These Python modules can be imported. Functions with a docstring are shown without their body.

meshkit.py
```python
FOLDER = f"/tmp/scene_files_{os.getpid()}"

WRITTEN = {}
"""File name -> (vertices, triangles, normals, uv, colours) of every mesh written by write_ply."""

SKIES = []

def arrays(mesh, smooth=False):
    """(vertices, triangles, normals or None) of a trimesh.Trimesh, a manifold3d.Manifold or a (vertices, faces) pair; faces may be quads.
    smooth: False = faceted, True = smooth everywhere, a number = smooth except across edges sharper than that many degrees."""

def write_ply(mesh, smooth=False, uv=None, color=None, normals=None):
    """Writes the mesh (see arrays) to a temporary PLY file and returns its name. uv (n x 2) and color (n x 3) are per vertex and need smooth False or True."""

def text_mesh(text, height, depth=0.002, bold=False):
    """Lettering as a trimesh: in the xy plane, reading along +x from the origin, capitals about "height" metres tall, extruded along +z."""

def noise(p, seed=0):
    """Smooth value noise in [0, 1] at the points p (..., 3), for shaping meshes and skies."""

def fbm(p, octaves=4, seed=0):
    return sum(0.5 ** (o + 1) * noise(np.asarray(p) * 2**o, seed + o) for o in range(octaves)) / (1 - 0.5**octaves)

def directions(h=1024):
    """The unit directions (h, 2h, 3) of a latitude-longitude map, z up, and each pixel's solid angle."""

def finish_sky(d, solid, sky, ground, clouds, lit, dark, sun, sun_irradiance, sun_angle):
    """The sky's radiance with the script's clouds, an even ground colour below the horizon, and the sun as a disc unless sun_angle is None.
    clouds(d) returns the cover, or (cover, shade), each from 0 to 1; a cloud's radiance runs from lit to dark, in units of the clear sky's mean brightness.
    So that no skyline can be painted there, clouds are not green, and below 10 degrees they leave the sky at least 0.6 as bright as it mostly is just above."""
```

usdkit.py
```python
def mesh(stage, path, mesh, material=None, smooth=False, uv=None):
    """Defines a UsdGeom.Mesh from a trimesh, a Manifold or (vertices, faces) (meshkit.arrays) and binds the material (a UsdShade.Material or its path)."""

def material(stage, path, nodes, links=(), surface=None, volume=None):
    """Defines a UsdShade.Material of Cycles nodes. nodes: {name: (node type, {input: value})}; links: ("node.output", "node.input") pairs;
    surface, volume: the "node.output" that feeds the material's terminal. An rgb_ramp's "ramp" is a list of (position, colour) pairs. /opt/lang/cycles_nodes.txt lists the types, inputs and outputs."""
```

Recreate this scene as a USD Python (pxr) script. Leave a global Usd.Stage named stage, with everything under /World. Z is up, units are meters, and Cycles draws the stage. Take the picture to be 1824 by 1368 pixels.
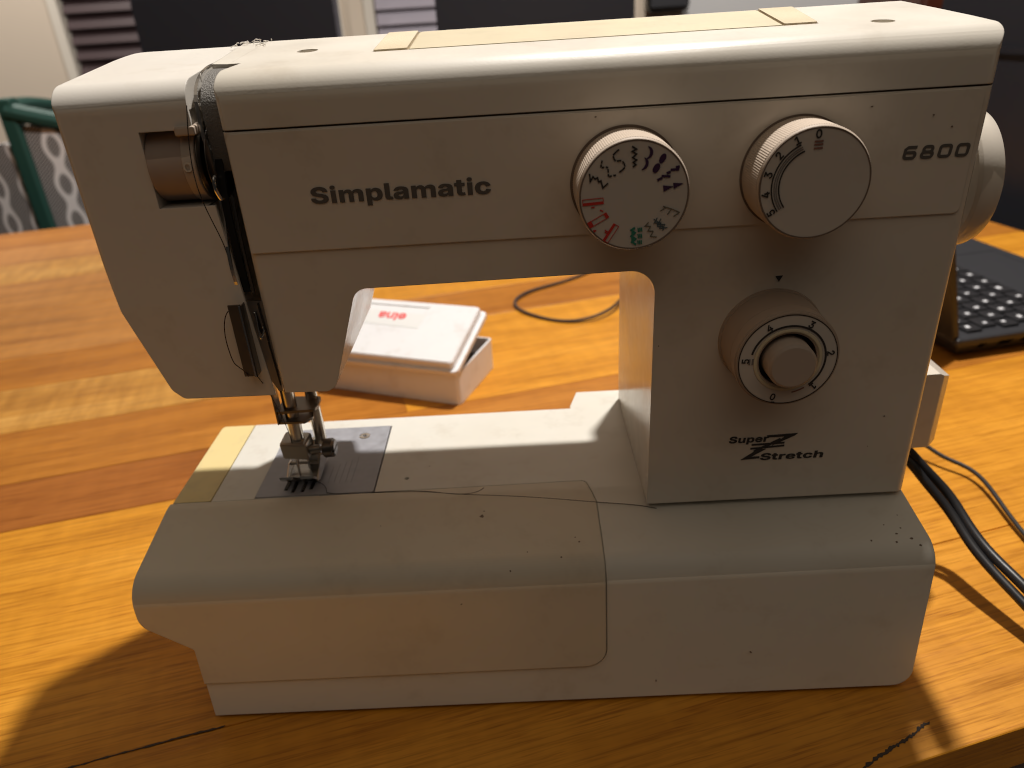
import math, random
import numpy as np
import trimesh, manifold3d as m3, usdkit, meshkit
from manifold3d import Manifold, CrossSection
from shapely import affinity
from shapely.geometry import Polygon, LineString, Point, box as sbox
from shapely.ops import unary_union
from pxr import Usd, UsdGeom, UsdLux, UsdShade, Gf, Sdf

stage = Usd.Stage.CreateInMemory()
UsdGeom.Xform.Define(stage, '/World'); UsdGeom.Scope.Define(stage, '/World/Looks')
PI = math.pi
ZO = 0.0235            # the machine's own zero lies this far above the table top; every mesh is lifted by it

# ---------------------------------------------------------------- camera
def camera():
    pitch, yaw, roll = math.radians(27.569), math.radians(-1.3698), math.radians(-3.726)
    cp, sp, cy, sy, c, s = math.cos(pitch), math.sin(pitch), math.cos(yaw), math.sin(yaw), math.cos(roll), math.sin(roll)
    Rz = np.array([[cy, sy, 0], [-sy, cy, 0], [0, 0, 1]])
    r, up, fw = Rz @ [1, 0, 0], Rz @ [0, sp, cp], Rz @ [0, cp, -sp]
    R = [c * r + s * up, -s * r + c * up, -fw]
    M = np.eye(4); M[:3, :3] = R; M[3, :3] = [0.1878, -0.3214, 0.3198 + ZO]
    cam = UsdGeom.Camera.Define(stage, '/World/Camera')
    cam.AddTransformOp().Set(Gf.Matrix4d(*M.ravel().tolist()))
    cam.CreateHorizontalApertureAttr(36.0); cam.CreateVerticalApertureAttr(27.0)
    cam.CreateFocalLengthAttr(1321.59 / 1824 * 36)
    cam.CreateFStopAttr(9.0); cam.CreateFocusDistanceAttr(0.338)
    cam.CreateClippingRangeAttr((0.02, 100.0)); cam.CreateExposureAttr(0.0)
camera()

# ---------------------------------------------------------------- light
def sphere_light():
    L = UsdLux.SphereLight.Define(stage, '/World/ceiling_lamp_light')
    L.AddTranslateOp().Set((0.44, 0.47, 1.62 + ZO))
    L.CreateRadiusAttr(0.035); L.CreateIntensityAttr(LAMP); L.CreateColorAttr((1.0, 0.948, 0.885))
    L.CreateNormalizeAttr(True)
LAMP = 42.5
WALLS, CEILING = (0.013, 0.0115, 0.010), (0.300, 0.248, 0.194)
sphere_light()
def downlight(name, loc, aim, power, cone):
    L = UsdLux.SphereLight.Define(stage, '/World/' + name)
    d = np.array(aim, float) - loc; d /= np.linalg.norm(d); z = -d; x = np.cross([0, 1, 0.01], z); x /= np.linalg.norm(x); y = np.cross(z, x)
    M = np.eye(4); M[0, :3], M[1, :3], M[2, :3], M[3, :3] = x, y, z, np.array(loc) + [0, 0, ZO]
    L.AddTransformOp().Set(Gf.Matrix4d(*M.ravel().tolist()))
    L.CreateRadiusAttr(0.035); L.CreateIntensityAttr(power); L.CreateColorAttr((1.0, 0.948, 0.885)); L.CreateNormalizeAttr(True)
    S = UsdLux.ShapingAPI.Apply(L.GetPrim()); S.CreateShapingConeAngleAttr(cone); S.CreateShapingConeSoftnessAttr(0.5)
# two more ceiling downlights of the room, over the far wall
downlight('far_lamp_light', (-1.25, 1.75, 1.60), (-1.25, 1.85, 0.0), 27.0, 44.0)
downlight('wall_lamp_light', (0.85, 1.80, 1.60), (0.85, 2.05, 0.0), 11.0, 34.0)
dome = UsdLux.DomeLight.Define(stage, '/World/room_light')

# ---------------------------------------------------------------- materials
MATS = {}
def mat(name, nodes, links, surface='p.BSDF'):
    m = usdkit.material(stage, '/World/Looks/' + name, nodes, links, surface=surface); MATS[name] = m; return m
# the dim room around: walls all round, a paler ceiling above
room = usdkit.material(stage, '/World/Looks/room_glow', {'tc': ('texture_coordinate', {}), 's': ('separate_xyz', {}), 'r': ('map_range', {'range_type': 'smoothstep', 'from_min': 0.45, 'from_max': 1.0, 'to_min': 0.0, 'to_max': 1.0, 'clamp': True}),
    'm': ('mix', {'color1': WALLS, 'color2': CEILING}), 'b': ('background_shader', {'strength': 1.0})}, [('tc.generated', 's.vector'), ('s.z', 'r.value'), ('r.result', 'm.fac'), ('m.color', 'b.color')], surface='b.background')
UsdShade.MaterialBindingAPI.Apply(dome.GetPrim()).Bind(room)

def plain(name, color, rough=0.5, metal=0.0, spec=0.5, bump=0.0, scale=200, **kw):
    nodes = {'p': ('principled_bsdf', dict(base_color=color, roughness=rough, metallic=metal, specular_ior_level=spec, **kw))}
    links = []
    if bump:
        nodes['tc'] = ('texture_coordinate', {}); nodes['n'] = ('noise_texture', {'scale': scale, 'detail': 3.0})
        nodes['b'] = ('bump', {'strength': bump, 'distance': 0.001})
        links = [('tc.object', 'n.vector'), ('n.fac', 'b.height'), ('b.normal', 'p.normal')]
    return mat(name, nodes, links)

def plastic(name, c1, c2, rough=0.32, specks=0.5, bevel=0.0006, grain=0.05):
    """Old moulded plastic: slight yellowing in patches, fine orange peel, a few dark specks, softened edges."""
    nodes = {
        'tc': ('texture_coordinate', {}),
        'big': ('noise_texture', {'scale': 9.0, 'detail': 3.0, 'roughness': 0.6}),
        'bigr': ('rgb_ramp', {'ramp': [(0.35, c1), (0.68, c2)]}),
        'v': ('voronoi_texture', {'scale': 48.0, 'randomness': 1.0}),
        'warp': ('noise_texture', {'scale': 700.0, 'detail': 1.0}),
        'wd': ('math', {'math_type': 'multiply_add', 'value2': 0.05, 'value3': -0.02}),
        'dist': ('math', {'math_type': 'add'}),
        'sep': ('separate_color', {}),
        'size': ('map_range', {'from_min': 1.0 - 0.45 * specks, 'from_max': 1.0, 'to_min': 0.0, 'to_max': 0.032, 'clamp': True}),
        'lt': ('math', {'math_type': 'less_than'}),
        'smf': ('math', {'math_type': 'multiply', 'value2': 0.7}),
        'smn': ('noise_texture', {'scale': 38.0, 'detail': 5.0, 'roughness': 0.7}),
        'smr': ('rgb_ramp', {'ramp': [(0.54, (0, 0, 0)), (0.76, (0.30, 0.30, 0.30))]}),
        'smix': ('mix', {'color2': (0.45, 0.37, 0.28)}),
        'mix': ('mix', {'color2': (0.10, 0.075, 0.055)}),
        'rn': ('noise_texture', {'scale': 30.0, 'detail': 4.0}),
        'rr': ('map_range', {'from_min': 0.3, 'from_max': 0.7, 'to_min': rough - 0.05, 'to_max': rough + 0.09, 'clamp': True}),
        'fn': ('noise_texture', {'scale': 900.0, 'detail': 2.0}),
        'bev': ('bevel', {'samples': 4, 'radius': bevel}),
        'bmp': ('bump', {'strength': grain, 'distance': 0.0006}),
        'p': ('principled_bsdf', {'specular_ior_level': 0.45})}
    links = [('tc.object', 'big.vector'), ('tc.object', 'v.vector'), ('tc.object', 'warp.vector'), ('tc.object', 'smn.vector'), ('tc.object', 'rn.vector'), ('tc.object', 'fn.vector'),
             ('big.fac', 'bigr.fac'), ('warp.fac', 'wd.value1'), ('wd.value', 'dist.value1'), ('v.distance', 'dist.value2'), ('v.color', 'sep.color'), ('sep.r', 'size.value'),
             ('dist.value', 'lt.value1'), ('size.result', 'lt.value2'), ('lt.value', 'smf.value1'), ('smn.fac', 'smr.fac'), ('smr.color', 'smix.fac'), ('bigr.color', 'smix.color1'),
             ('smf.value', 'mix.fac'), ('smix.color', 'mix.color1'), ('mix.color', 'p.base_color'), ('rn.fac', 'rr.value'), ('rr.result', 'p.roughness'),
             ('fn.fac', 'bmp.height'), ('bev.bevel', 'bmp.normal'), ('bmp.normal', 'p.normal')]
    return mat(name, nodes, links)
plastic('cream_plastic', (0.70, 0.64, 0.56), (0.65, 0.585, 0.495), 0.18)
plastic('top_plastic', (0.68, 0.64, 0.57), (0.65, 0.60, 0.515), 0.38)
plastic('bed_plastic', (0.73, 0.715, 0.655), (0.70, 0.67, 0.59), 0.30, 0.75)
plastic('taupe_plastic', (0.69, 0.63, 0.52), (0.65, 0.585, 0.465), 0.34, 0.7)
plastic('cover_plastic', (0.70, 0.665, 0.61), (0.66, 0.62, 0.56), 0.46, 0.2)
plastic('yellow_plastic', (0.80, 0.66, 0.33), (0.76, 0.61, 0.28), 0.33, 0.3)
plastic('handle_plastic', (0.64, 0.56, 0.39), (0.68, 0.60, 0.42), 0.36, 0.3)
plastic('pad_plastic', (0.66, 0.57, 0.41), (0.54, 0.43, 0.28), 0.55, 0.9, 0.0004, 0.5)
plastic('beige_plastic', (0.55, 0.455, 0.37), (0.51, 0.415, 0.33), 0.55, 0.0)
plastic('collar_plastic', (0.44, 0.345, 0.27), (0.40, 0.31, 0.24), 0.5, 0.0)
plastic('button_plastic', (0.46, 0.38, 0.315), (0.43, 0.35, 0.29), 0.5, 0.0)
plastic('beige_dark', (0.42, 0.325, 0.270), (0.39, 0.30, 0.245), 0.65, 0.0)
plastic('face_plastic', (0.60, 0.555, 0.50), (0.57, 0.525, 0.47), 0.36, 0.1)
plastic('white_box', (0.80, 0.80, 0.81), (0.77, 0.77, 0.79), 0.28, 0.0)
plain('groove_dark', (0.05, 0.035, 0.025), 0.7)
plain('seam_brown', (0.17, 0.125, 0.095), 0.7)
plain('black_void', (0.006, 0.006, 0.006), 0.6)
plain('black_gloss', (0.012, 0.011, 0.010), 0.22)
plain('steel', (0.74, 0.72, 0.69), 0.22, 1.0, bump=0.03, scale=400)
plain('steel_dull', (0.42, 0.395, 0.36), 0.34, 1.0, bump=0.05, scale=500)
plain('steel_dark', (0.23, 0.21, 0.19), 0.33, 1.0)
plain('chrome', (0.80, 0.79, 0.77), 0.12, 1.0)
plain('lint_metal', (0.17, 0.16, 0.148), 0.6, 0.4, bump=0.6, scale=1500)
plain('lint', (0.62, 0.58, 0.52), 0.9)
plain('ink_dark', (0.030, 0.026, 0.024), 0.55)
plain('ink_grey', (0.105, 0.096, 0.087), 0.45)
plain('ink_mid', (0.18, 0.165, 0.16), 0.5)
plain('ink_purple', (0.045, 0.016, 0.060), 0.5)
plain('ink_red', (0.55, 0.035, 0.025), 0.5)
plain('ink_green', (0.03, 0.20, 0.14), 0.5)
plain('ink_blue', (0.07, 0.10, 0.12), 0.5)
plain('ink_olive', (0.16, 0.15, 0.11), 0.5)
plain('ink_brown', (0.24, 0.11, 0.085), 0.5)
plain('ink_pale', (0.62, 0.58, 0.52), 0.5)
plain('dirt', (0.17, 0.125, 0.09), 0.8)
plain('scuff', (0.55, 0.40, 0.28), 0.8)
plain('thread', (0.020, 0.013, 0.010), 0.8)
plain('thread_brown', (0.045, 0.014, 0.010), 0.8)
plain('red_print', (0.80, 0.035, 0.035), 0.5)
plain('sticker_paper', (0.74, 0.74, 0.73), 0.45)
plain('cable_rubber', (0.020, 0.020, 0.022), 0.36)
plain('cable_brown', (0.055, 0.042, 0.038), 0.35)
plain('laptop_plastic', (0.030, 0.031, 0.036), 0.42, bump=0.15, scale=900)
plain('laptop_key', (0.022, 0.022, 0.025), 0.35)
plain('key_legend', (0.75, 0.75, 0.78), 0.5)
plain('screen_glass', (0.008, 0.008, 0.010), 0.10)
plain('black_leather', (0.016, 0.017, 0.022), 0.34, bump=0.25, scale=260)
plain('dark_wood_leg', (0.04, 0.022, 0.015), 0.45)
plain('green_paint', (0.012, 0.062, 0.048), 0.6)
plain('wall_paint', (0.66, 0.56, 0.45), 0.8, bump=0.08, scale=300)
plain('wall_white', (0.55, 0.55, 0.55), 0.8, bump=0.08, scale=300)
plain('trim_paint', (0.72, 0.66, 0.57), 0.5)
plain('blind_dark', (0.050, 0.028, 0.030), 0.5)
plain('blind_pale', (0.42, 0.38, 0.44), 0.35)
plain('night_glass', (0.01, 0.01, 0.012), 0.08)
plain('floor_dark', (0.10, 0.06, 0.04), 0.5)

mat('needle_plate_steel', {
    'tc': ('texture_coordinate', {}), 'mp': ('mapping', {'scale': (40, 900, 40)}), 'n': ('noise_texture', {'scale': 1.0, 'detail': 4.0}),
    'm2': ('noise_texture', {'scale': 120.0, 'detail': 4.0, 'roughness': 0.7}),
    'r': ('map_range', {'from_min': 0.3, 'from_max': 0.7, 'to_min': 0.36, 'to_max': 0.60, 'clamp': True}),
    'cr': ('rgb_ramp', {'ramp': [(0.3, (0.34, 0.345, 0.38)), (0.7, (0.43, 0.435, 0.475))]}),
    'b': ('bump', {'strength': 0.08, 'distance': 0.0004}), 'p': ('principled_bsdf', {'metallic': 0.35})},
    [('tc.object', 'mp.vector'), ('mp.vector', 'n.vector'), ('tc.object', 'm2.vector'), ('m2.fac', 'r.value'), ('m2.fac', 'cr.fac'), ('cr.color', 'p.base_color'), ('r.result', 'p.roughness'), ('n.fac', 'b.height'), ('b.normal', 'p.normal')])

def wood(name, dark, mid, light, seed, figure=0.0):
    """Oiled hardwood with its grain along the local x axis."""
    nodes = {
        'tc': ('texture_coordinate', {}),
        'mp': ('mapping', {'scale': (1.0, 9.0, 9.0), 'location': (seed * 1.7, seed * 3.1, seed * 0.7)}),
        'n1': ('noise_texture', {'scale': 3.2, 'detail': 5.0, 'roughness': 0.6, 'distortion': 0.5}),
        'cr': ('rgb_ramp', {'ramp': [(0.30, dark), (0.50, mid), (0.72, light)]}),
        'mf': ('mapping', {'scale': (14.0, 430.0, 430.0), 'location': (seed, seed, seed)}),
        'n2': ('noise_texture', {'scale': 1.0, 'detail': 4.0, 'roughness': 0.65}),
        'fr': ('rgb_ramp', {'ramp': [(0.30, (0.58, 0.50, 0.42)), (0.52, (1, 1, 1)), (0.75, (1.08, 1.06, 1.0))]}),
        'mu': ('mix', {'mix_type': 'multiply', 'fac': 0.75}),
        'mg': ('mapping', {'scale': (70.0, 14.0, 14.0), 'rotation': (0, 0, 0.35), 'location': (seed * 2.0, 0, 0)}),
        'n3': ('noise_texture', {'scale': 1.0, 'detail': 3.0}),
        'gr': ('rgb_ramp', {'ramp': [(0.35, (0.78, 0.72, 0.62)), (0.65, (1.12, 1.12, 1.1))]}),
        'mg2': ('mix', {'mix_type': 'multiply', 'fac': figure}),
        'mp4': ('mapping', {'scale': (2.0, 34.0, 34.0), 'location': (seed * 5.0, seed, 0)}),
        'n4': ('noise_texture', {'scale': 1.0, 'detail': 6.0, 'roughness': 0.7, 'distortion': 1.0}),
        's4': ('rgb_ramp', {'ramp': [(0.60, (1, 1, 1)), (0.72, (0.70, 0.58, 0.45))]}),
        'mu4': ('mix', {'mix_type': 'multiply', 'fac': 0.8}),
        'mp5': ('mapping', {'scale': (34.0, 720.0, 720.0), 'rotation': (0, 0, 0.05), 'location': (seed, 0, seed)}), 'n5': ('noise_texture', {'scale': 1.0, 'detail': 2.0}), 's5': ('rgb_ramp', {'ramp': [(0.56, (1, 1, 1)), (0.72, (0.62, 0.50, 0.38))]}), 'mu5': ('mix', {'mix_type': 'multiply', 'fac': 0.7}),
        'rr': ('map_range', {'from_min': 0.3, 'from_max': 0.7, 'to_min': 0.34, 'to_max': 0.50, 'clamp': True}),
        'b': ('bump', {'strength': 0.35, 'distance': 0.0006}),
        'p': ('principled_bsdf', {'specular_ior_level': 0.4})}
    links = [('tc.object', 'mp.vector'), ('mp.vector', 'n1.vector'), ('n1.fac', 'cr.fac'), ('tc.object', 'mf.vector'), ('mf.vector', 'n2.vector'), ('n2.fac', 'fr.fac'),
             ('cr.color', 'mu.color1'), ('fr.color', 'mu.color2'), ('tc.object', 'mg.vector'), ('mg.vector', 'n3.vector'), ('n3.fac', 'gr.fac'), ('mu.color', 'mg2.color1'), ('gr.color', 'mg2.color2'),
             ('tc.object', 'mp4.vector'), ('mp4.vector', 'n4.vector'), ('n4.fac', 's4.fac'), ('mg2.color', 'mu4.color1'), ('s4.color', 'mu4.color2'),
             ('tc.object', 'mp5.vector'), ('mp5.vector', 'n5.vector'), ('n5.fac', 's5.fac'), ('mu4.color', 'mu5.color1'), ('s5.color', 'mu5.color2'), ('mu5.color', 'p.base_color'), ('n2.fac', 'rr.value'), ('rr.result', 'p.roughness'), ('n2.fac', 'b.height'), ('b.normal', 'p.normal')]
    return mat(name, nodes, links)
wood('wood_gold', (0.53, 0.212, 0.016), (0.67, 0.285, 0.022), (0.76, 0.345, 0.036), 1.3, 0.25)
wood('wood_orange', (0.36, 0.125, 0.014), (0.46, 0.172, 0.020), (0.54, 0.215, 0.030), 4.1, 0.2)
wood('wood_brown', (0.25, 0.080, 0.012), (0.34, 0.110, 0.017), (0.42, 0.145, 0.024), 7.7, 0.2)
wood('wood_figured', (0.46, 0.205, 0.034), (0.58, 0.285, 0.056), (0.67, 0.37, 0.10), 2.9, 0.8)
wood('wood_tan', (0.38, 0.155, 0.032), (0.51, 0.215, 0.044), (0.59, 0.265, 0.062), 6.3, 0.3)
wood('wood_red', (0.05, 0.012, 0.006), (0.085, 0.020, 0.009), (0.12, 0.030, 0.013), 9.2, 0.1)

# leaf-patterned cloth: ogee lattice of pale lines, hatched grey leaves between
mat('leaf_fabric', {
    'tc': ('texture_coordinate', {}), 's': ('separate_xyz', {}),
    'u0': ('math', {'math_type': 'subtract'}),
    'u': ('math', {'math_type': 'multiply', 'value2': 2 * PI / 0.080}), 'v': ('math', {'math_type': 'multiply', 'value2': PI / 0.082}),
    'sv': ('math', {'math_type': 'sine'}), 'svk': ('math', {'math_type': 'multiply', 'value2': 1.5}),
    'a1': ('math', {'math_type': 'add'}), 'a2': ('math', {'math_type': 'subtract'}), 'h1': ('math', {'math_type': 'multiply', 'value2': 0.5}), 'h2': ('math', {'math_type': 'multiply', 'value2': 0.5}),
    's1': ('math', {'math_type': 'sine'}), 's2': ('math', {'math_type': 'sine'}), 'pr': ('math', {'math_type': 'multiply'}), 'ab': ('math', {'math_type': 'absolute'}),
    'hm': ('mapping', {'rotation': (0, 0.7, 0), 'scale': (1, 1, 1)}), 'w': ('wave_texture', {'scale': 60.0, 'bands_direction': 'z', 'distortion': 0.6}),
    'hr': ('rgb_ramp', {'ramp': [(0.35, (0.055, 0.052, 0.050)), (0.6, (0.42, 0.39, 0.38))]}),
    'lr': ('rgb_ramp', {'ramp': [(0.14, (1, 1, 1)), (0.26, (0, 0, 0))]}),
    'mx': ('mix', {'color2': (0.85, 0.81, 0.80)}), 'p': ('principled_bsdf', {'roughness': 0.85})},
    [('tc.object', 's.vector'), ('s.x', 'u0.value1'), ('s.y', 'u0.value2'), ('u0.value', 'u.value1'), ('s.z', 'v.value1'), ('v.value', 'sv.value1'), ('sv.value', 'svk.value1'), ('u.value', 'a1.value1'), ('svk.value', 'a1.value2'),
     ('u.value', 'a2.value1'), ('svk.value', 'a2.value2'), ('a1.value', 'h1.value1'), ('a2.value', 'h2.value1'), ('h1.value', 's1.value1'), ('h2.value', 's2.value1'), ('s1.value', 'pr.value1'), ('s2.value', 'pr.value2'), ('pr.value', 'ab.value1'),
     ('tc.object', 'hm.vector'), ('hm.vector', 'w.vector'), ('w.fac', 'hr.fac'), ('ab.value', 'lr.fac'), ('lr.color', 'mx.fac'), ('hr.color', 'mx.color1'), ('mx.color', 'p.base_color')])

# ---------------------------------------------------------------- naming and building
USED = {}
ORIGIN = {}
def numbered(parent, name):
    k = USED.get((parent, name), 0); USED[(parent, name)] = k + 1
    return name if k == 0 else f'{name}_{k:03d}'
def tag(p, label=None, cat=None, group=None, kind=None):
    for k, v in (('label', label), ('category', cat), ('group', group), ('kind', kind)):
        if v: p.SetCustomDataByKey(k, v)
    return p
def thing(name, label, cat, loc=(0, 0, 0), rz=0.0, group=None, kind=None):
    """An Xform at the thing's base (given in machine coordinates); its parts follow."""
    path = '/World/' + numbered('/World', name)
    x = UsdGeom.Xform.Define(stage, path)
    x.AddTranslateOp().Set((loc[0], loc[1], loc[2] + ZO)); x.AddRotateZOp().Set(math.degrees(rz))
    c, s = math.cos(rz), math.sin(rz)
    ORIGIN[path] = (np.array(loc, float), np.array([[c, s, 0], [-s, c, 0], [0, 0, 1.0]]))
    return tag(x.GetPrim(), label, cat, group, kind)
def put(path, v, f, m, smooth):
    """A mesh whose shading normals lean on the largest flat faces, so that flat panels stay flat beside their rounded edges."""
    t = trimesh.Trimesh(v, f, process=False)
    if not smooth: return usdkit.mesh(stage, path, t, MATS[m], smooth=False)
    t = trimesh.Trimesh(v, f, process=True)
    v, f = np.array(t.vertices), np.array(t.faces)
    c = np.cross(v[f[:, 1]] - v[f[:, 0]], v[f[:, 2]] - v[f[:, 0]]); a = np.linalg.norm(c, axis=1); ok = a > 1e-14; f, c, a = f[ok], c[ok], a[ok]; n = c / a[:, None]
    key = np.round(np.column_stack([n * 200, (n * v[f[:, 0]]).sum(1) * 20000])).astype(np.int64)
    inv = np.unique(key, axis=0, return_inverse=True)[1].ravel()
    w = np.bincount(inv, a)[inv]
    corner = f.ravel(); face = np.repeat(np.arange(len(f)), 3)
    order = np.argsort(corner, kind='stable'); cv = corner[order]; start = np.searchsorted(cv, cv, 'left'); deg = np.searchsorted(cv, cv, 'right') - start
    first = np.repeat(np.arange(len(cv)), deg); second = np.repeat(start, deg) + np.arange(deg.sum()) - np.repeat(np.cumsum(deg) - deg, deg)
    fa, fb = face[order[first]], face[order[second]]
    near = (n[fa] * n[fb]).sum(1) > math.cos(math.radians(smooth))
    N = np.zeros((len(corner), 3)); tgt = order[first[near]]; src = fb[near]
    for k in range(3): N[:, k] = np.bincount(tgt, n[src, k] * w[src], minlength=len(corner))
    N /= np.maximum(np.linalg.norm(N, axis=1, keepdims=True), 1e-300)
    q = np.unique(np.column_stack([corner, np.round(N * 500).astype(np.int64)]), axis=0, return_index=True, return_inverse=True)
    pick, back = q[1], q[2].ravel()
    g = usdkit.mesh(stage, path, trimesh.Trimesh(v[corner[pick]], back.reshape(-1, 3), process=False), MATS[m], smooth=False)
    g.CreateNormalsAttr(N[pick].astype(np.float32).tolist()); g.SetNormalsInterpolation('vertex')
    return g
def part(name, mesh, m, parent, smooth=30, label=None, local=False, kind=None):
    """One mesh under PARENT. The mesh is in machine coordinates unless local."""
    pp = str(parent.GetPath())
    v, f, _ = meshkit.arrays(mesh)
    root = '/'.join(pp.split('/')[:3])
    if not local:
        o, R = ORIGIN[root]; v = (np.asarray(v) - o) @ R.T
    g = put(pp + '/' + numbered(pp, name), v, f, m, smooth)
    p = g.GetPrim() if hasattr(g, 'GetPrim') else stage.GetPrimAtPath(str(g))
    return tag(p, label, kind=kind)
def single(name, mesh, m, label=None, cat=None, kind=None, group=None, smooth=30):
    v, f, _ = meshkit.arrays(mesh); v = np.asarray(v) + [0, 0, ZO]
    g = put('/World/' + numbered('/World', name), v, f, m, smooth)
    return tag(g.GetPrim() if hasattr(g, 'GetPrim') else stage.GetPrimAtPath(str(g)), label, cat, group, kind)

# ---------------------------------------------------------------- shapes
def rp(pts, n=8):
    """Polygon from (x, y[, radius]) corners with filleted corners."""
    P = [np.array(p[:2], float) for p in pts]; R = [p[2] if len(p) > 2 else 0 for p in pts]; out = []
    for i, p in enumerate(P):
        r = R[i]
        if r <= 0: out.append(p); continue
        a, b = P[i - 1] - p, P[(i + 1) % len(P)] - p
        la, lb = np.linalg.norm(a), np.linalg.norm(b); a, b = a / la, b / lb
        ang = math.acos(np.clip(a @ b, -1, 1)); t = min(r / math.tan(ang / 2), la * 0.499, lb * 0.499); r = t * math.tan(ang / 2)
        c = p + (a + b) / np.linalg.norm(a + b) * (r / math.sin(ang / 2))
        s, e = p + a * t - c, p + b * t - c
        a0, a1 = math.atan2(s[1], s[0]), math.atan2(e[1], e[0]); d = (a1 - a0 + PI) % (2 * PI) - PI
        out += [c + r * np.array([math.cos(a0 + d * k / n), math.sin(a0 + d * k / n)]) for k in range(n + 1)]
    return Polygon(out).buffer(0)
def cs(g):
    rings = []
    for q in getattr(g, 'geoms', [g]):
        if q.is_empty or q.geom_type != 'Polygon': continue
        rings += [list(q.exterior.coords)[:-1]] + [list(h.coords)[:-1] for h in q.interiors]
    return CrossSection(rings, m3.FillRule.EvenOdd)
def ext_z(g, z0, z1): return Manifold.extrude(cs(g), z1 - z0).translate([0, 0, z0])
def ext_x(g, x0, x1): return Manifold.extrude(cs(g), x1 - x0).transform([[0, 0, 1, x0], [1, 0, 0, 0], [0, 1, 0, 0]])       # g in (y, z)
def ext_y(g, y0, y1): return Manifold.extrude(cs(g), y1 - y0).transform([[1, 0, 0, 0], [0, 0, -1, y1], [0, 1, 0, 0]])     # g in (x, z)
def bx(x0, x1, y0, y1, z0, z1): return Manifold.cube([x1 - x0, y1 - y0, z1 - z0]).translate([x0, y0, z0])
def rbox(x0, x1, y0, y1, z0, z1, r=0.002, seg=10):
    s = Manifold.sphere(r, seg)
    return Manifold.batch_hull([s.translate([x, y, z]) for x in (x0 + r, x1 - r) for y in (y0 + r, y1 - r) for z in (z0 + r, z1 - r)])
def cyl(p, q, r, r2=None, n=32):
    p, q = np.array(p, float), np.array(q, float); d = q - p; L = np.linalg.norm(d); d /= L
    a = np.cross(d, [0, 0, 1.0] if abs(d[2]) < 0.9 else [1.0, 0, 0]); a /= np.linalg.norm(a); b = np.cross(d, a)
    return Manifold.cylinder(L, r, r if r2 is None else r2, n).transform([[a[0], b[0], d[0], p[0]], [a[1], b[1], d[1], p[1]], [a[2], b[2], d[2], p[2]]])
def lathe(prof, n=48):
    """(r, h) profile turned about z."""
    return Manifold.revolve(cs(Polygon(prof)), n)
def spline(pts, n=8):
    from scipy.interpolate import CubicSpline
    p = np.array(pts, float); t = np.concatenate([[0], np.cumsum(np.linalg.norm(np.diff(p, axis=0), axis=1))])
    return CubicSpline(t, p)(np.linspace(0, t[-1], n * len(p)))
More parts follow.
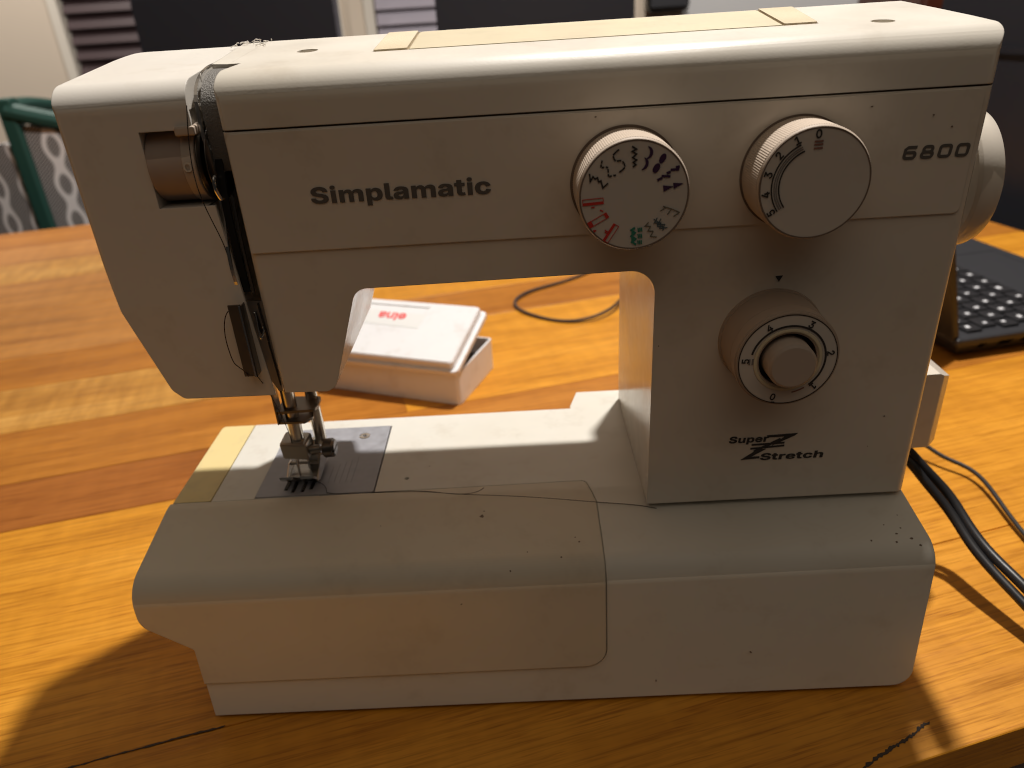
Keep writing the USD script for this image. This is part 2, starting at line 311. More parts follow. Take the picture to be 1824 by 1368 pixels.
def tube(pts, r, sides=8, smooth=8):
    p = spline(pts, smooth) if smooth and len(pts) > 2 else np.array(pts, float)
    t = np.gradient(p, axis=0); t /= np.linalg.norm(t, axis=1, keepdims=True)
    a = np.cross(t, [0.31, 0.17, 0.93]); a /= np.linalg.norm(a, axis=1, keepdims=True); b = np.cross(t, a)
    an = np.arange(sides) * 2 * PI / sides
    v = p[:, None] + r * (np.cos(an)[None, :, None] * a[:, None] + np.sin(an)[None, :, None] * b[:, None])
    n = len(p); i, j = np.meshgrid(np.arange(n - 1), np.arange(sides), indexing='ij'); k = (j + 1) % sides
    f = np.concatenate([np.stack([i * sides + j, i * sides + k, (i + 1) * sides + k], -1).reshape(-1, 3), np.stack([i * sides + j, (i + 1) * sides + k, (i + 1) * sides + j], -1).reshape(-1, 3)])
    caps = [[0, s + 1, s] for s in range(1, sides - 1)] + [[(n - 1) * sides, (n - 1) * sides + s, (n - 1) * sides + s + 1] for s in range(1, sides - 1)]
    m = trimesh.Trimesh(v.reshape(-1, 3), np.vstack([f, caps]), process=False); m.fix_normals(); return m
def ribbon(pts, x0, x1, t=0.0008):
    """A flat band bent along (y, z) points, x0..x1 wide (each may vary along it)."""
    g = LineString([(p[0], p[1]) for p in spline([(a, b, 0) for a, b in pts], 6)]).buffer(t / 2, cap_style=2)
    return ext_x(g, x0, x1)
def join(*ms):
    ms = [m for m in ms]
    out = []
    for m in ms:
        v, f, _ = meshkit.arrays(m); out.append(trimesh.Trimesh(v, f, process=False))
    return trimesh.util.concatenate(out)
def decal(g, y, t=0.00018):
    """Flat print g (x, z) on a plane that faces the viewer at y."""
    return ext_y(unary_union(g) if isinstance(g, list) else g, y - t, y)
def wide_text(text, height, depth, weight=740, stroke=1):
    import glob
    from PIL import Image, ImageDraw, ImageFont
    font = ImageFont.truetype(glob.glob('/opt/blender-*/*/datafiles/fonts/Inter.woff2')[0], 140)
    try:
        ax = font.get_variation_axes(); font.set_variation_by_axes([min(weight, a['maximum']) if b'eight' in (a['name'] if isinstance(a['name'], bytes) else a['name'].encode()) else a['default'] for a in ax])
    except Exception:
        stroke = stroke + 3
    x0, y0, x1, y1 = font.getbbox(text, anchor='ls', stroke_width=stroke)
    im = Image.new('L', (x1 - x0 + 8, y1 - y0 + 8)); ImageDraw.Draw(im).text((4 - x0, 4 - y0), text, 255, font, anchor='ls', stroke_width=stroke)
    on = np.pad(np.asarray(im) > 127, ((0, 0), (1, 1))).astype(np.int8)
    rows, a = np.nonzero(np.diff(on, axis=1) == 1); b = np.nonzero(np.diff(on, axis=1) == -1)[1]
    g = unary_union([sbox(p, -r - 1, q, -r) for p, q, r in zip(a, b, rows)]).buffer(0.8).buffer(-0.8).simplify(0.6)
    k = height / 102.0; g = affinity.affine_transform(g, [k, 0, 0, k, -4 * k, (4 - y0) * k])
    return trimesh.util.concatenate([trimesh.creation.extrude_polygon(q, depth, engine='earcut') for q in getattr(g, 'geoms', [g])])
def text_xz(txt, h, x, z, y, width=None, rot=0.0, bold=True, center=False, slant=0.0, t=0.00018):
    m = wide_text(txt, h, t) if bold == 2 else meshkit.text_mesh(txt, h, t, bold=bold); v = np.array(m.vertices)
    lo, hi = v.min(0), v.max(0); v[:, 0] -= lo[0]
    if width: v[:, 0] *= width / (hi[0] - lo[0])
    v[:, 0] += slant * v[:, 1]
    if center: v[:, 0] -= v[:, 0].max() / 2; v[:, 1] -= h / 2
    c, s = math.cos(rot), math.sin(rot)
    u, w = v[:, 0] * c - v[:, 1] * s, v[:, 0] * s + v[:, 1] * c
    return trimesh.Trimesh(np.stack([x + u, y - v[:, 2], z + w], 1), m.faces, process=False)

# ================================================================ the setting: table, floor, walls
TABLE_Z = -ZO
A15 = math.radians(15.0)
def e(t, s, z=0.0):   # table axes: t along the boards, s across
    return np.array([t * math.cos(A15) - s * math.sin(A15), t * math.sin(A15) + s * math.cos(A15), z])
def build_table():
    T = thing('dining_table', 'large oiled hardwood dining table of long orange boards under the sewing machine', 'table', (0, 0, TABLE_Z), A15)
    def board(t0, t1, s0, s1, m, dz=0.0, label=None, r=0.0008):
        g = rp([(s0, -0.032), (s1, -0.032), (s1, dz, r), (s0, dz, r)], 3)
        q = ext_x(g, t0, t1)
        part('board', q, m, T, local=True, label=label)
    gap = 0.0003
    rows = [(0.188, 0.262, 'wood_brown'), (0.262, 0.362, 'wood_orange'), (0.362, 0.467, 'wood_figured'), (0.467, 0.560, 'wood_orange'), (0.560, 0.733, 'wood_tan'), (0.733, 0.88, 'wood_tan'),
            (0.88, 0.99, 'wood_figured'), (0.99, 1.10, 'wood_tan'), (1.10, 1.226, 'wood_orange')]
    # left half and right half of the top: boards butt under the machine and the box
    board(-1.05, 0.20, -0.0500, 0.188 - gap, 'wood_gold'); board(-1.05, 1.07, -0.179, -0.0503, 'wood_gold', r=0.0012)
    board(0.20 + gap, 1.07, -0.0500, 0.152, 'wood_gold')
    for k, (s0, s1, m) in enumerate(rows):
        board(-1.05, 0.145 if k % 2 else 0.11, s0 + gap, s1 - gap, m)
        rm = ['wood_orange', 'wood_gold', 'wood_gold', 'wood_orange', 'wood_gold', 'wood_orange', 'wood_gold', 'wood_orange', 'wood_brown'][k]
        board((0.145 if k % 2 else 0.11) + gap, 1.07, (s0 if k else 0.152) + gap, s1 - gap, rm)
    # a long split in the near board, filled with dark dirt
    rng = random.Random(4)
    def crack(p0, p1, w, n):
        up, dn, j = [], [], 0.0
        for k in range(n + 1):
            f = k / n; q = np.array(p0) * (1 - f) + np.array(p1) * f; ww = w * (0.25 + 1.1 * rng.random() ** 1.5) * (1 if 0 < k < n else 0.15); j = 0.72 * j + (rng.random() - 0.5) * w * 0.55
            up.append((q[0], q[1] + j + ww / 2)); dn.append((q[0], q[1] + j - ww / 2))
        return ext_z(Polygon(up + dn[::-1]).buffer(0.00012).buffer(0), 0.0001, 0.0004)
    part('split', crack((0.3064, -0.1734), (0.355, -0.1625), 0.0016, 46), 'groove_dark', T, local=True)
    part('split', crack((-0.085, -0.0508), (0.0, -0.0500), 0.0009, 40), 'groove_dark', T, local=True)
    part('apron', join(bx(-0.95, 0.98, -0.10, -0.08, -0.12, -0.0335), bx(-0.95, 0.98, 1.10, 1.12, -0.12, -0.0335)), 'wood_brown', T, local=True)
    for t in (-0.9, 0.92):
        for s in (-0.06, 1.08):
            part('leg', rbox(t - 0.04, t + 0.04, s - 0.04, s + 0.04, -0.75, -0.0335, 0.004), 'wood_brown', T, local=True)
build_table()
FZ = TABLE_Z - 0.75
single('floor', bx(-4, 4, -2, 2.6, FZ - 0.02, FZ), 'floor_dark', kind='structure')

def wall_box(x0, x1, z0, z1, y0=2.30, y1=2.42): return bx(x0, x1, y0, y1, z0, z1)
W0, W1 = -1.246, -0.335      # first window opening
V0, V1 = -0.262, 0.575       # second
WB, WT = -0.35, 1.15
single('wall', join(wall_box(-4, W0, FZ, 1.7), wall_box(W0, W1, FZ, WB), wall_box(W0, W1, WT, 1.7), wall_box(W1, V0, FZ, 1.7), wall_box(V0, V1, FZ, WB), wall_box(V0, V1, WT, 1.7), wall_box(V1, 0.63, FZ, 1.7)), 'wall_paint', kind='structure', smooth=False)
single('far_wall', wall_box(0.63, 4, FZ, 1.7, 2.33, 2.42), 'wall_white', kind='structure', smooth=False)
def window(x0, x1, slat_mat, label, pitch=0.045):
    w = thing('window', label, 'window', ((x0 + x1) / 2, 2.30, WB))
    t = 0.03
    part('frame', join(bx(x0, x0 + t, 2.285, 2.36, WB, WT), bx(x1 - t, x1, 2.285, 2.36, WB, WT), bx(x0 + t, x1 - t, 2.285, 2.36, WB, WB + t), bx(x0 + t, x1 - t, 2.285, 2.36, WT - t, WT)), 'trim_paint', w)
    part('pane', bx(x0 + t, x1 - t, 2.352, 2.356, WB + t, WT - t), 'night_glass', w)
    n = int((WT - WB - 0.08) / pitch)
    for k in range(n):
        z = WB + 0.05 + k * pitch
        s = ext_x(rp([(-0.004, -0.029, 0.002), (0.004, -0.029, 0.002), (0.0035, 0.029, 0.002), (-0.0035, 0.029, 0.002)], 3), x0 + t + 0.004, x1 - t - 0.004).rotate([-24, 0, 0]).translate([0, 2.318, z])
        part('slat', s, slat_mat, w)
    part('bottom_rail', bx(x0 + t + 0.004, x1 - t - 0.004, 2.30, 2.335, WB + t + 0.001, WB + t + 0.012), slat_mat, w)
window(W0, W1, 'blind_dark', 'window behind dark plum venetian blinds at the left of the back wall')
window(V0, V1, 'blind_pale', 'window with shiny lilac grey blind slats between the two black chairs')

def cabinet():
    c = thing('wooden_cabinet', 'tall red brown wooden cupboard at the far right behind the machine', 'cupboard', (1.78, 2.1, FZ))
    part('carcass', bx(1.30, 2.30, 1.92, 2.32, FZ, 1.2), 'wood_red', c)
    for x0, x1 in ((1.305, 1.797), (1.803, 2.295)):
        d = part('door', rbox(x0, x1, 1.897, 1.919, FZ + 0.06, 1.19, 0.003), 'wood_red', c)
        part('handle', rbox(1.775 if x0 < 1.5 else 1.815, 1.785 if x0 < 1.5 else 1.825, 1.875, 1.896, 0.05, 0.20, 0.003), 'steel_dark', d)
cabinet()

# ---------------------------------------------------------------- chairs beyond the table
def leather_chair(name, label, loc, rz, w=0.45, top=1.09, group='black leather dining chairs'):
    c = thing(name, label, 'chair', (loc[0], loc[1], FZ), rz, group)
    # local frame: the seat faces -y (towards the table), back at y = 0
    prof = rp([(0.0, 0.44, 0.015), (0.055, 0.44, 0.015), (0.085, top, 0.022), (0.035, top, 0.022)], 6)
    bk = ext_x(prof, -w / 2, w / 2).__xor__(ext_y(rp([(-w / 2, 0.4, 0.01), (w / 2, 0.4, 0.01), (w / 2, 1.2 if top > 1.2 else top, 0.03), (-w / 2, top, 0.03)], 6), -0.3, 0.4))
    b = part('backrest', bk, 'black_leather', c, local=True)
    part('seam', bx(-w / 2 + 0.01, w / 2 - 0.01, 0.018, 0.022, top - 0.16, top - 0.157), 'black_leather', b, local=True)
    part('seat', rbox(-w / 2, w / 2, -0.42, 0.03, 0.41, 0.49, 0.02), 'black_leather', c, local=True)
    for x in (-w / 2 + 0.03, w / 2 - 0.03):
        for y in (-0.39, 0.02):
            part('leg', rbox(x - 0.02, x + 0.02, y - 0.02, y + 0.02, 0.0, 0.408, 0.003), 'dark_wood_leg', c, local=True)
    return c
leather_chair('dining_chair', 'black leather dining chair on the left in front of the dark plum blinds', (-0.390, 1.40), 0.0, 0.425, 1.150)
leather_chair('dining_chair', 'black leather dining chair in the middle beside the lilac grey blind slats', (0.246, 1.40), 0.0, 0.420, 1.150)
leather_chair('dining_chair', 'black leather dining chair at the right end of the table beyond the laptop', (0.985, 0.93), -PI / 2 + A15, 0.44, 1.13)

sp = thing('wall_speaker', 'small black box on the white wall right of the middle chair', 'speaker', (0.68, 2.30, 0.26))
part('cabinet', rbox(0.618, 0.752, 2.24, 2.329, 0.246, 0.46, 0.02), 'black_gloss', sp)
part('grille', rbox(0.628, 0.742, 2.236, 2.2395, 0.262, 0.45, 0.0015), 'laptop_plastic', sp)
def green_chair():
    c = thing('patterned_chair', 'green framed chair upholstered in grey and white leaf patterned cloth at the far left', 'chair', (-0.80, 1.45, FZ), 0.0)
    h0 = 0.44
    for (x, y, zt) in ((-0.886, 1.36, 0.190), (-0.44, 1.40, 0.06), (-0.95, 1.80, 0.0), (-0.42, 1.84, 0.0)):
        part('post', rbox(x - 0.017, x + 0.017, y - 0.017, y + 0.017, FZ, zt, 0.006), 'green_paint', c)
    part('top_rail', join(tube([(-0.886, 1.355, 0.165), (-0.80, 1.362, 0.140), (-0.66, 1.38, 0.105), (-0.44, 1.40, 0.05)], 0.019, 10), tube([(-0.886, 1.36, 0.165), (-0.95, 1.52, 0.16), (-0.99, 1.78, 0.12)], 0.018, 10)), 'green_paint', c)
    g = rp([(-0.868, FZ + 0.35), (-0.458, FZ + 0.35), (-0.458, 0.040, 0.01), (-0.60, 0.075, 0.02), (-0.868, 0.135, 0.01)], 5)
    part('back_cushion', ext_y(g, 1.355, 1.40), 'leaf_fabric', c)
    # side panel runs back from the corner post
    g2 = rp([(0.0, FZ + 0.35), (0.44, FZ + 0.35), (0.44, 0.06, 0.02), (0.0, 0.10, 0.01)], 5)
    part('side_cushion', ext_y(g2, -0.02, 0.02).rotate([0, 0, 172]).translate([-0.906, 1.372, 0]), 'leaf_fabric', c)
    part('seat', rbox(-0.93, -0.44, 1.405, 1.80, FZ + 0.38, FZ + 0.46, 0.02), 'leaf_fabric', c)
green_chair()

# ================================================================ the sewing machine
SM = thing('sewing_machine', 'cream electric sewing machine with three dials standing on the table', 'sewing machine', (0.19, 0.05, TABLE_Z))

# ---- base, free-arm bed and their covers
SIDE = rp([(0.110, 0.075, 0.003), (0.016, 0.075, 0.03), (-0.0378, 0.0656, 0.0135), (-0.0428, -0.0215), (0.110, -0.0215)], 14)
FRONT = rp([(-0.0177, 0.2), (-0.0177, 0.0440, 0.010), (0.0066, 0.0270, 0.003), (0.0064, -0.0215), (0.385, -0.0215, 0.010), (0.385, 0.2)], 8)
PLAN = rp([(-0.0177, 0.110, 0.006), (-0.0177, -0.2), (0.385, -0.2), (0.385, 0.132), (0.2216, 0.132, 0.002), (0.2150, 0.110, 0.002)], 6)
SIDEB = rp([(0.132, 0.075, 0.003), (0.016, 0.075, 0.03), (-0.0378, 0.0656, 0.0135), (-0.0428, -0.0215), (0.132, -0.0215)], 14)
base = ((ext_x(SIDE, -0.02, 0.39) ^ bx(-0.1, 0.2152, -0.2, 0.2, -0.1, 0.2)) + (ext_x(SIDEB, -0.02, 0.39) ^ bx(0.2152, 0.4, -0.2, 0.2, -0.1, 0.2))) ^ ext_y(FRONT, -0.1, 0.2) ^ ext_z(PLAN, -0.1, 0.2)
# the front cover: a shell let into the body
CX1, CY1, CZ0 = 0.2213, 0.0205, 0.0028
def cover_region(grow):
    front = rp([(-0.05, CZ0 - grow), (CX1 + grow, CZ0 - grow, 0.011), (CX1 + grow, 0.2), (-0.05, 0.2)], 8)
    plan = rp([(-0.05, CY1 + grow), (-0.05, -0.2), (CX1 + grow, -0.2), (CX1 + grow, 0.006), (CX1 + grow - 0.0045, CY1 + 0.003 + grow, 0.004)], 8)
    return ext_y(front, -0.2, 0.2) ^ ext_z(plan, -0.2, 0.2)
outer = SIDE.buffer(0.0009, join_style=1); inner = SIDE.buffer(-0.0014, join_style=1)
shell = ext_x(outer.difference(inner), -0.03, 0.39) ^ ext_y(FRONT.buffer(0.0004), -0.2, 0.2)
cover = shell ^ cover_region(0.0)
pocket = ext_x(outer.buffer(0.01).difference(inner.buffer(0.0002)), -0.03, 0.39) ^ (cover_region(0.0007) + cover_region(0.0007).translate([0, 0.0011, 0]))
base = base - pocket
END_X = 0.0040
end_piece = base ^ bx(-0.05, END_X - 0.0003, CY1 + 0.0030, 0.2, 0.03, 0.2)
base = base - bx(-0.05, END_X + 0.0003, CY1 + 0.0024, 0.2, 0.03, 0.2)
# the base is its own moulding below the lower cover edge
plate_pocket = bx(0.0288, 0.0976, 0.0236, 0.0972, 0.0742, 0.09)
base = base - plate_pocket
base = base - cyl((0.1147, 0.036, 0.07), (0.1147, 0.036, 0.08), 0.0013, n=20)
part('base', base, 'bed_plastic', SM)
part('base_core', bx(-0.010, 0.214, -0.030, 0.105, 0.030, 0.0735) ^ (ext_x(inner, -0.02, 0.3) ^ ext_y(FRONT.buffer(-0.002), -0.2, 0.2)), 'groove_dark', SM)
part('bed_end', end_piece, 'yellow_plastic', SM, label='yellowed end piece of the sewing bed')
part('front_cover', cover, 'taupe_plastic', SM, label='long hinged front cover of the free arm')
for x in (0.03, 0.35):
    for y in (-0.02, 0.10):
        part('foot', cyl((x, y, TABLE_Z + 0.0001), (x, y, -0.0213), 0.009), 'black_gloss', SM)

# ---- arm, head and pillar
def arm_side(grow=0.0):
    return rp([(0.0, 0.05), (0.0, 0.2985, 0.013), (0.1005, 0.3075, 0.010), (0.1005, 0.05)], 10)
BODY = rp([(0.0665, 0.32), (0.385, 0.32), (0.385, 0.0753), (0.2480, 0.0753), (0.2484, 0.2064, 0.0115), (0.1112, 0.2052, 0.0075), (0.0945, 0.1560, 0.006), (0.0900, 0.1534, 0.004), (0.0688, 0.1540), (0.0668, 0.18)], 10)
arm = ext_y(BODY, -0.01, 0.13) ^ ext_x(arm_side(), 0.0, 0.4)
pillar = bx(0.2484, 0.385, 0.05, 0.118, 0.0753, 0.235)
planR = rp([(-0.01, 0.0), (0.385, 0.0, 0.006), (0.385, 0.118, 0.012), (-0.01, 0.118)], 8)
body = (arm + pillar) ^ ext_z(planR, 0.0, 0.4)
# round the top end on the right
body = body ^ ext_y(rp([(0.0, 0.0), (0.3857, 0.0), (0.3857, 0.3125, 0.016), (0.0, 0.3125)], 10), -0.1, 0.2)
# head's front left corner turns into the slot
body = body ^ ext_z(rp([(0.0662, 0.0, 0.004), (0.4, 0.0), (0.4, 0.2), (0.0662, 0.2)], 8), 0.0, 0.4)
# soften the arch edge on the viewer's side
GZ = 0.2768
slit = bx(-0.1, 0.5, -0.01, 0.2, GZ - 0.0004, GZ + 0.0004)
upper = body ^ bx(-0.1, 0.5, -0.1, 0.3, GZ + 0.0004, 0.4)
lower = body ^ bx(-0.1, 0.5, -0.1, 0.3, 0.0, GZ - 0.0004)
core = body ^ bx(0.0675, 0.3835, 0.0016, 0.097, 0.22, 0.29)
# notch in the top cover beside the take-up slot
upper = upper - ext_z(rp([(0.05, -0.02), (0.0664, -0.02), (0.0664, 0.0002), (0.0684, 0.0110, 0.006), (0.0720, 0.0262), (0.05, 0.0262)], 8), 0.27, 0.33)
upper = upper + (ext_z(Polygon([(0.0580, 0.030), (0.070, 0.026), (0.070, 0.090), (0.0545, 0.0895)]), 0.296, 0.33) ^ ext_x(arm_side().buffer(-0.0002), 0.0, 0.4))
# oil holes in the top and a shallow recess for the handle
for x, y in ((0.0955, 0.050), (0.3475, 0.030)):
    upper = upper - cyl((x, y, 0.297), (x, y, 0.32), 0.0048, n=28)
hrec = ext_z(rp([(0.1275, 0.0345, 0.0015), (0.322, 0.0345, 0.0015), (0.329, 0.0895, 0.002), (0.1275, 0.0895, 0.002)], 4), 0.25, 0.33)
off_top = ext_x(Polygon([(-0.05, 0.2985 - 0.05 * 0.0896 - 0.0012), (0.15, 0.2985 + 0.15 * 0.0896 - 0.0012), (0.15, 0.35), (-0.05, 0.35)]), 0.05, 0.4)
upper = upper - (hrec ^ off_top)
part('arm_body', lower, 'cream_plastic', SM)
part('top_cover', upper, 'top_plastic', SM)
part('seam_core', core - cyl((0.0955, 0.050, 0.27), (0.0955, 0.050, 0.32), 0.0046) - cyl((0.3475, 0.030, 0.27), (0.3475, 0.030, 0.32), 0.0046), 'seam_brown', SM)
# raised front panel between the two seams
PANEL_Y = -0.0006
panel_poly = rp([(0.0680, 0.2246), (0.380, 0.2246, 0.003), (0.380, 0.2758, 0.003), (0.0680, 0.2758, 0.003)], 5)
part('front_panel', ext_y(panel_poly, PANEL_Y, 0.0010), 'cream_plastic', SM)

# carrying handle and its grained end pads, flush in the top
def on_top(poly, t0, t1):
    m = ext_z(poly, 0.25, 0.35)
    sl = 0.0896
    lay = ext_x(Polygon([(-0.05, 0.2985 - 0.05 * sl + t0), (0.15, 0.2985 + 0.15 * sl + t0), (0.15, 0.2985 + 0.15 * sl + t1), (-0.05, 0.2985 - 0.05 * sl + t1)]), 0.05, 0.4)
    return m ^ lay
hd = part('handle', on_top(rp([(0.1438, 0.0352), (0.3065, 0.0352), (0.3105, 0.0880, 0.002), (0.1438, 0.0880, 0.003)], 5), -0.0030, 0.0002), 'handle_plastic', SM, label='yellowed carrying handle folded flush into the top')
for pts in ([(0.1280, 0.0352, 0.001), (0.1428, 0.0352, 0.001), (0.1428, 0.0890, 0.001), (0.1280, 0.0890, 0.001)], [(0.3075, 0.0352, 0.001), (0.3215, 0.0352, 0.001), (0.3282, 0.0890, 0.001), (0.3115, 0.0890, 0.001)]):
    part('grip_pad', on_top(rp(pts, 3), -0.0030, 0.0007), 'pad_plastic', SM, label='grained hinge pad of the carrying handle')

# ---- left face cover
COV = rp([(-0.0003, 0.32), (-0.0010, 0.2300), (0.0013, 0.2010, 0.012), (0.0135, 0.1580, 0.006), (0.0185, 0.1530, 0.004), (0.0636, 0.1524), (0.0600, 0.2000), (0.0552, 0.2700), (0.0545, 0.32)], 8)
csl = rp([(0.0, 0.2025, 0.02), (0.0, 0.2965, 0.012), (0.0930, 0.3065, 0.009), (0.0930, 0.210, 0.01), (0.0700, 0.140), (0.0012, 0.140)], 10)
cplan = rp([(-0.02, -0.01), (0.1, -0.01), (0.1, 0.098), (0.042, 0.092, 0.006), (0.006, 0.070, 0.016), (-0.0012, 0.050, 0.02), (-0.0012, 0.0, 0.004), (-0.0012, -0.01)], 6)
cplan = rp([(-0.0012, 0.0, 0.0035), (0.1, 0.0), (0.1, 0.098), (0.040, 0.0950, 0.01), (-0.0012, 0.0860, 0.014)], 8)
fc = ext_y(COV, -0.01, 0.13) ^ ext_x(csl, -0.02, 0.1) ^ ext_z(cplan, 0.1, 0.35)
fc = fc ^ ext_y(rp([(-0.0012, 0.1), (0.1, 0.1), (0.1, 0.3120), (-0.0012, 0.3050, 0.0045)], 8), -0.1, 0.2)
hollow = bx(0.0325, 0.07, -0.02, 0.05, 0.2468, 0.2785)
inside = bx(0.0530, 0.07, 0.0016, 0.2, 0.1, 0.2860)
fc = fc - hollow - inside
part('face_cover', fc, 'cover_plastic', SM, label='paler face cover at the left end of the head')
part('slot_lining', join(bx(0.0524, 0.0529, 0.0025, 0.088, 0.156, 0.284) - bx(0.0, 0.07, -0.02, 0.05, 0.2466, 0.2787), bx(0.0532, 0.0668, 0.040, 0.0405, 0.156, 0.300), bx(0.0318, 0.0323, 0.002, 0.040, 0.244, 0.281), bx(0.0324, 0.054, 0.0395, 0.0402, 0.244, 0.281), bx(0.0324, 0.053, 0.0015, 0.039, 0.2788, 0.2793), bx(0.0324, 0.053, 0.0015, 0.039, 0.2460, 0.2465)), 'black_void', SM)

# ---- tension dial in its window
td = part('tension_dial', cyl((0.0330, 0.0140, 0.2632), (0.0480, 0.0140, 0.2632), 0.0160, n=56), 'beige_dark', SM, label='brown thread tension dial seen edge-on in its window')
part('rim', cyl((0.0481, 0.0140, 0.2632), (0.0535, 0.0140, 0.2632), 0.0164, n=56), 'beige_plastic', td)
zero = text_xz('O', 0.0036, 0.0503, 0.2640, -0.0026, center=True, bold=True)
part('numeral', zero, 'ink_pale', td)
for k, x in enumerate((0.0550, 0.0574)):
    part('tension_disc', lathe([(0.0, -0.0004), (0.0150, -0.0004), (0.0163, 0.0004 if k else -0.0010), (0.0163, 0.0007 if k else -0.0007), (0.0148, 0.0003), (0.0, 0.0003)], 56).rotate([0, 90, 0]).translate([x, 0.0150, 0.2632]), 'steel_dark', SM)
part('lever_tab', rbox(0.0476, 0.0562, -0.0012, 0.010, 0.2762, 0.2800, 0.0008), 'beige_plastic', SM, label='small pinkish lever tab catching the light above the tension dial')

# ---- take-up slot: bright guide strip, dusty take-up lever, black channel
part('guide_strip', ribbon([(0.086, 0.3052), (0.040, 0.3008), (0.016, 0.2980), (0.006, 0.2920), (0.0030, 0.2830), (0.0035, 0.2720), (0.0060, 0.2600), (0.0055, 0.2480), (0.0030, 0.2380), (0.0020, 0.2060)], 0.0570, 0.0584), 'steel', SM)
part('take_up_plate', ribbon([(0.030, 0.2985), (0.014, 0.2955), (0.0065, 0.2880), (0.0055, 0.2780), (0.0060, 0.2680), (0.0075, 0.2600)], 0.0588, 0.0655, 0.001), 'lint_metal', SM, label='dusty metal plate in the take-up slot')
part('take_up_lever', ribbon([(0.0062, 0.2650), (0.0040, 0.2560), (0.0022, 0.2430), (0.0022, 0.2280), (0.0030, 0.2060)], 0.0590, 0.0622, 0.0012), 'black_gloss', SM)
part('spring_hook', tube([(0.0592, 0.001, 0.2590), (0.0588, -0.0005, 0.2560), (0.0592, -0.0002, 0.2520), (0.0598, 0.001, 0.2490)], 0.0008, 8), 'chrome', SM)
part('slot_edge', ribbon([(0.0045, 0.2500), (0.0030, 0.2300), (0.0035, 0.2050)], 0.0630, 0.0640, 0.0012), 'steel_dark', SM)

# ---- lower thread guide: folded metal channel and the plate behind it
ch = join(bx(0.0531, 0.0588, -0.0048, -0.0038, 0.1662, 0.2024), bx(0.0589, 0.0594, -0.0048, 0.0030, 0.1660, 0.2020), bx(0.0531, 0.0588, -0.0037, -0.0004, 0.1662, 0.1672))
part('thread_channel', ch, 'steel_dark', SM)
part('channel_edge', bx(0.0582, 0.0590, -0.0056, -0.0049, 0.1661, 0.2022), 'chrome', SM)
part('guide_plate', ext_y(rp([(0.0596, 0.2020), (0.0672, 0.2016), (0.0676, 0.1545), (0.0655, 0.1545), (0.0618, 0.1640)], 4), 0.0010, 0.0020), 'steel_dull', SM)
part('guide_slit', ext_y(unary_union([LineString([(0.0652, 0.2005), (0.0662, 0.182)]).buffer(0.0004), LineString([(0.0660, 0.181), (0.0672, 0.158)]).buffer(0.0003), LineString([(0.0628, 0.196), (0.0640, 0.186)]).buffer(0.0006)]), 0.0004, 0.0009), 'black_void', SM)
part('wire_hook', tube([(0.0626, 0.0000, 0.1960), (0.0632, -0.0010, 0.1890), (0.0640, -0.0012, 0.1840), (0.0648, -0.0005, 0.1855), (0.0648, 0.0003, 0.1890)], 0.00045, 6), 'steel', SM)

# ---- needle bar, presser bar, clamp, foot
NY = 0.045
part('needle_bar', cyl((0.0554, NY - 0.006, 0.0985), (0.0554, NY - 0.006, 0.162), 0.0038), 'steel', SM)
part('presser_bar', cyl((0.0652, NY + 0.004, 0.088), (0.0652, NY + 0.004, 0.162), 0.0036), 'steel', SM)
part('thread_hook_plate', join(ext_z(rp([(0.0492, NY - 0.012, 0.001), (0.0700, NY - 0.011, 0.002), (0.0712, NY - 0.006, 0.002), (0.0705, NY + 0.004, 0.002), (0.0492, NY + 0.006, 0.001)], 4), 0.1236, 0.1252),
     ext_z(rp([(0.0492, NY - 0.012, 0.001), (0.0640, NY - 0.0125, 0.002), (0.0675, NY - 0.007, 0.003), (0.0650, NY + 0.002, 0.002), (0.0492, NY + 0.002, 0.001)], 4), 0.1172, 0.1184), bx(0.0486, 0.0494, NY - 0.0125, NY - 0.004, 0.1172, 0.150)), 'steel_dark', SM)
cl = Manifold.batch_hull([Manifold.sphere(0.0016, 10).translate(p) for p in [(0.0480, NY - 0.011, 0.1012), (0.0595, NY - 0.011, 0.1000), (0.0480, NY, 0.1012), (0.0600, NY, 0.1000), (0.0482, NY - 0.010, 0.0930), (0.0600, NY - 0.010, 0.0918), (0.0482, NY, 0.0930), (0.0600, NY, 0.0918)]])
cl = cl.translate([0, 0, 0.0022])
part('needle_clamp', cl, 'steel_dull', SM)
kn = part('clamp_screw', join(cyl((0.0590, NY - 0.0065, 0.0965), (0.0675, NY - 0.0065, 0.0970), 0.0026), cyl((0.0675, NY - 0.0065, 0.0970), (0.0695, NY - 0.0065, 0.0971), 0.0014)), 'steel_dull', SM)
kh = Manifold.batch_hull([cyl((0.0692, NY - 0.0065, 0.0971), (0.0702, NY - 0.0065, 0.0971), 0.0044, n=28), cyl((0.0702, NY - 0.0065, 0.0971), (0.0748, NY - 0.0065, 0.0973), 0.0055, n=28), cyl((0.0748, NY - 0.0065, 0.0973), (0.0762, NY - 0.0065, 0.0973), 0.0044, n=28)])
part('knob', kh - bx(0.0748, 0.08, NY - 0.02, NY + 0.02, 0.0967, 0.0979).translate([0, 0, 0]), 'steel_dark', kn)
part('needle', join(cyl((0.0525, NY - 0.006, 0.0925), (0.0525, NY - 0.006, 0.0870), 0.0010, n=12), cyl((0.0525, NY - 0.006, 0.0870), (0.0525, NY - 0.006, 0.0765), 0.0006, 0.0002, n=12)), 'steel', SM)
FY = 0.040
sole = ext_x(rp([(FY + 0.018, 0.0785), (FY - 0.004, 0.0772), (FY - 0.0090, 0.0808, 0.003), (FY - 0.0135, 0.0848), (FY - 0.0128, 0.0859), (FY - 0.0080, 0.0822, 0.003), (FY - 0.003, 0.0790), (FY + 0.018, 0.0801)], 5), 0.0440, 0.0645)
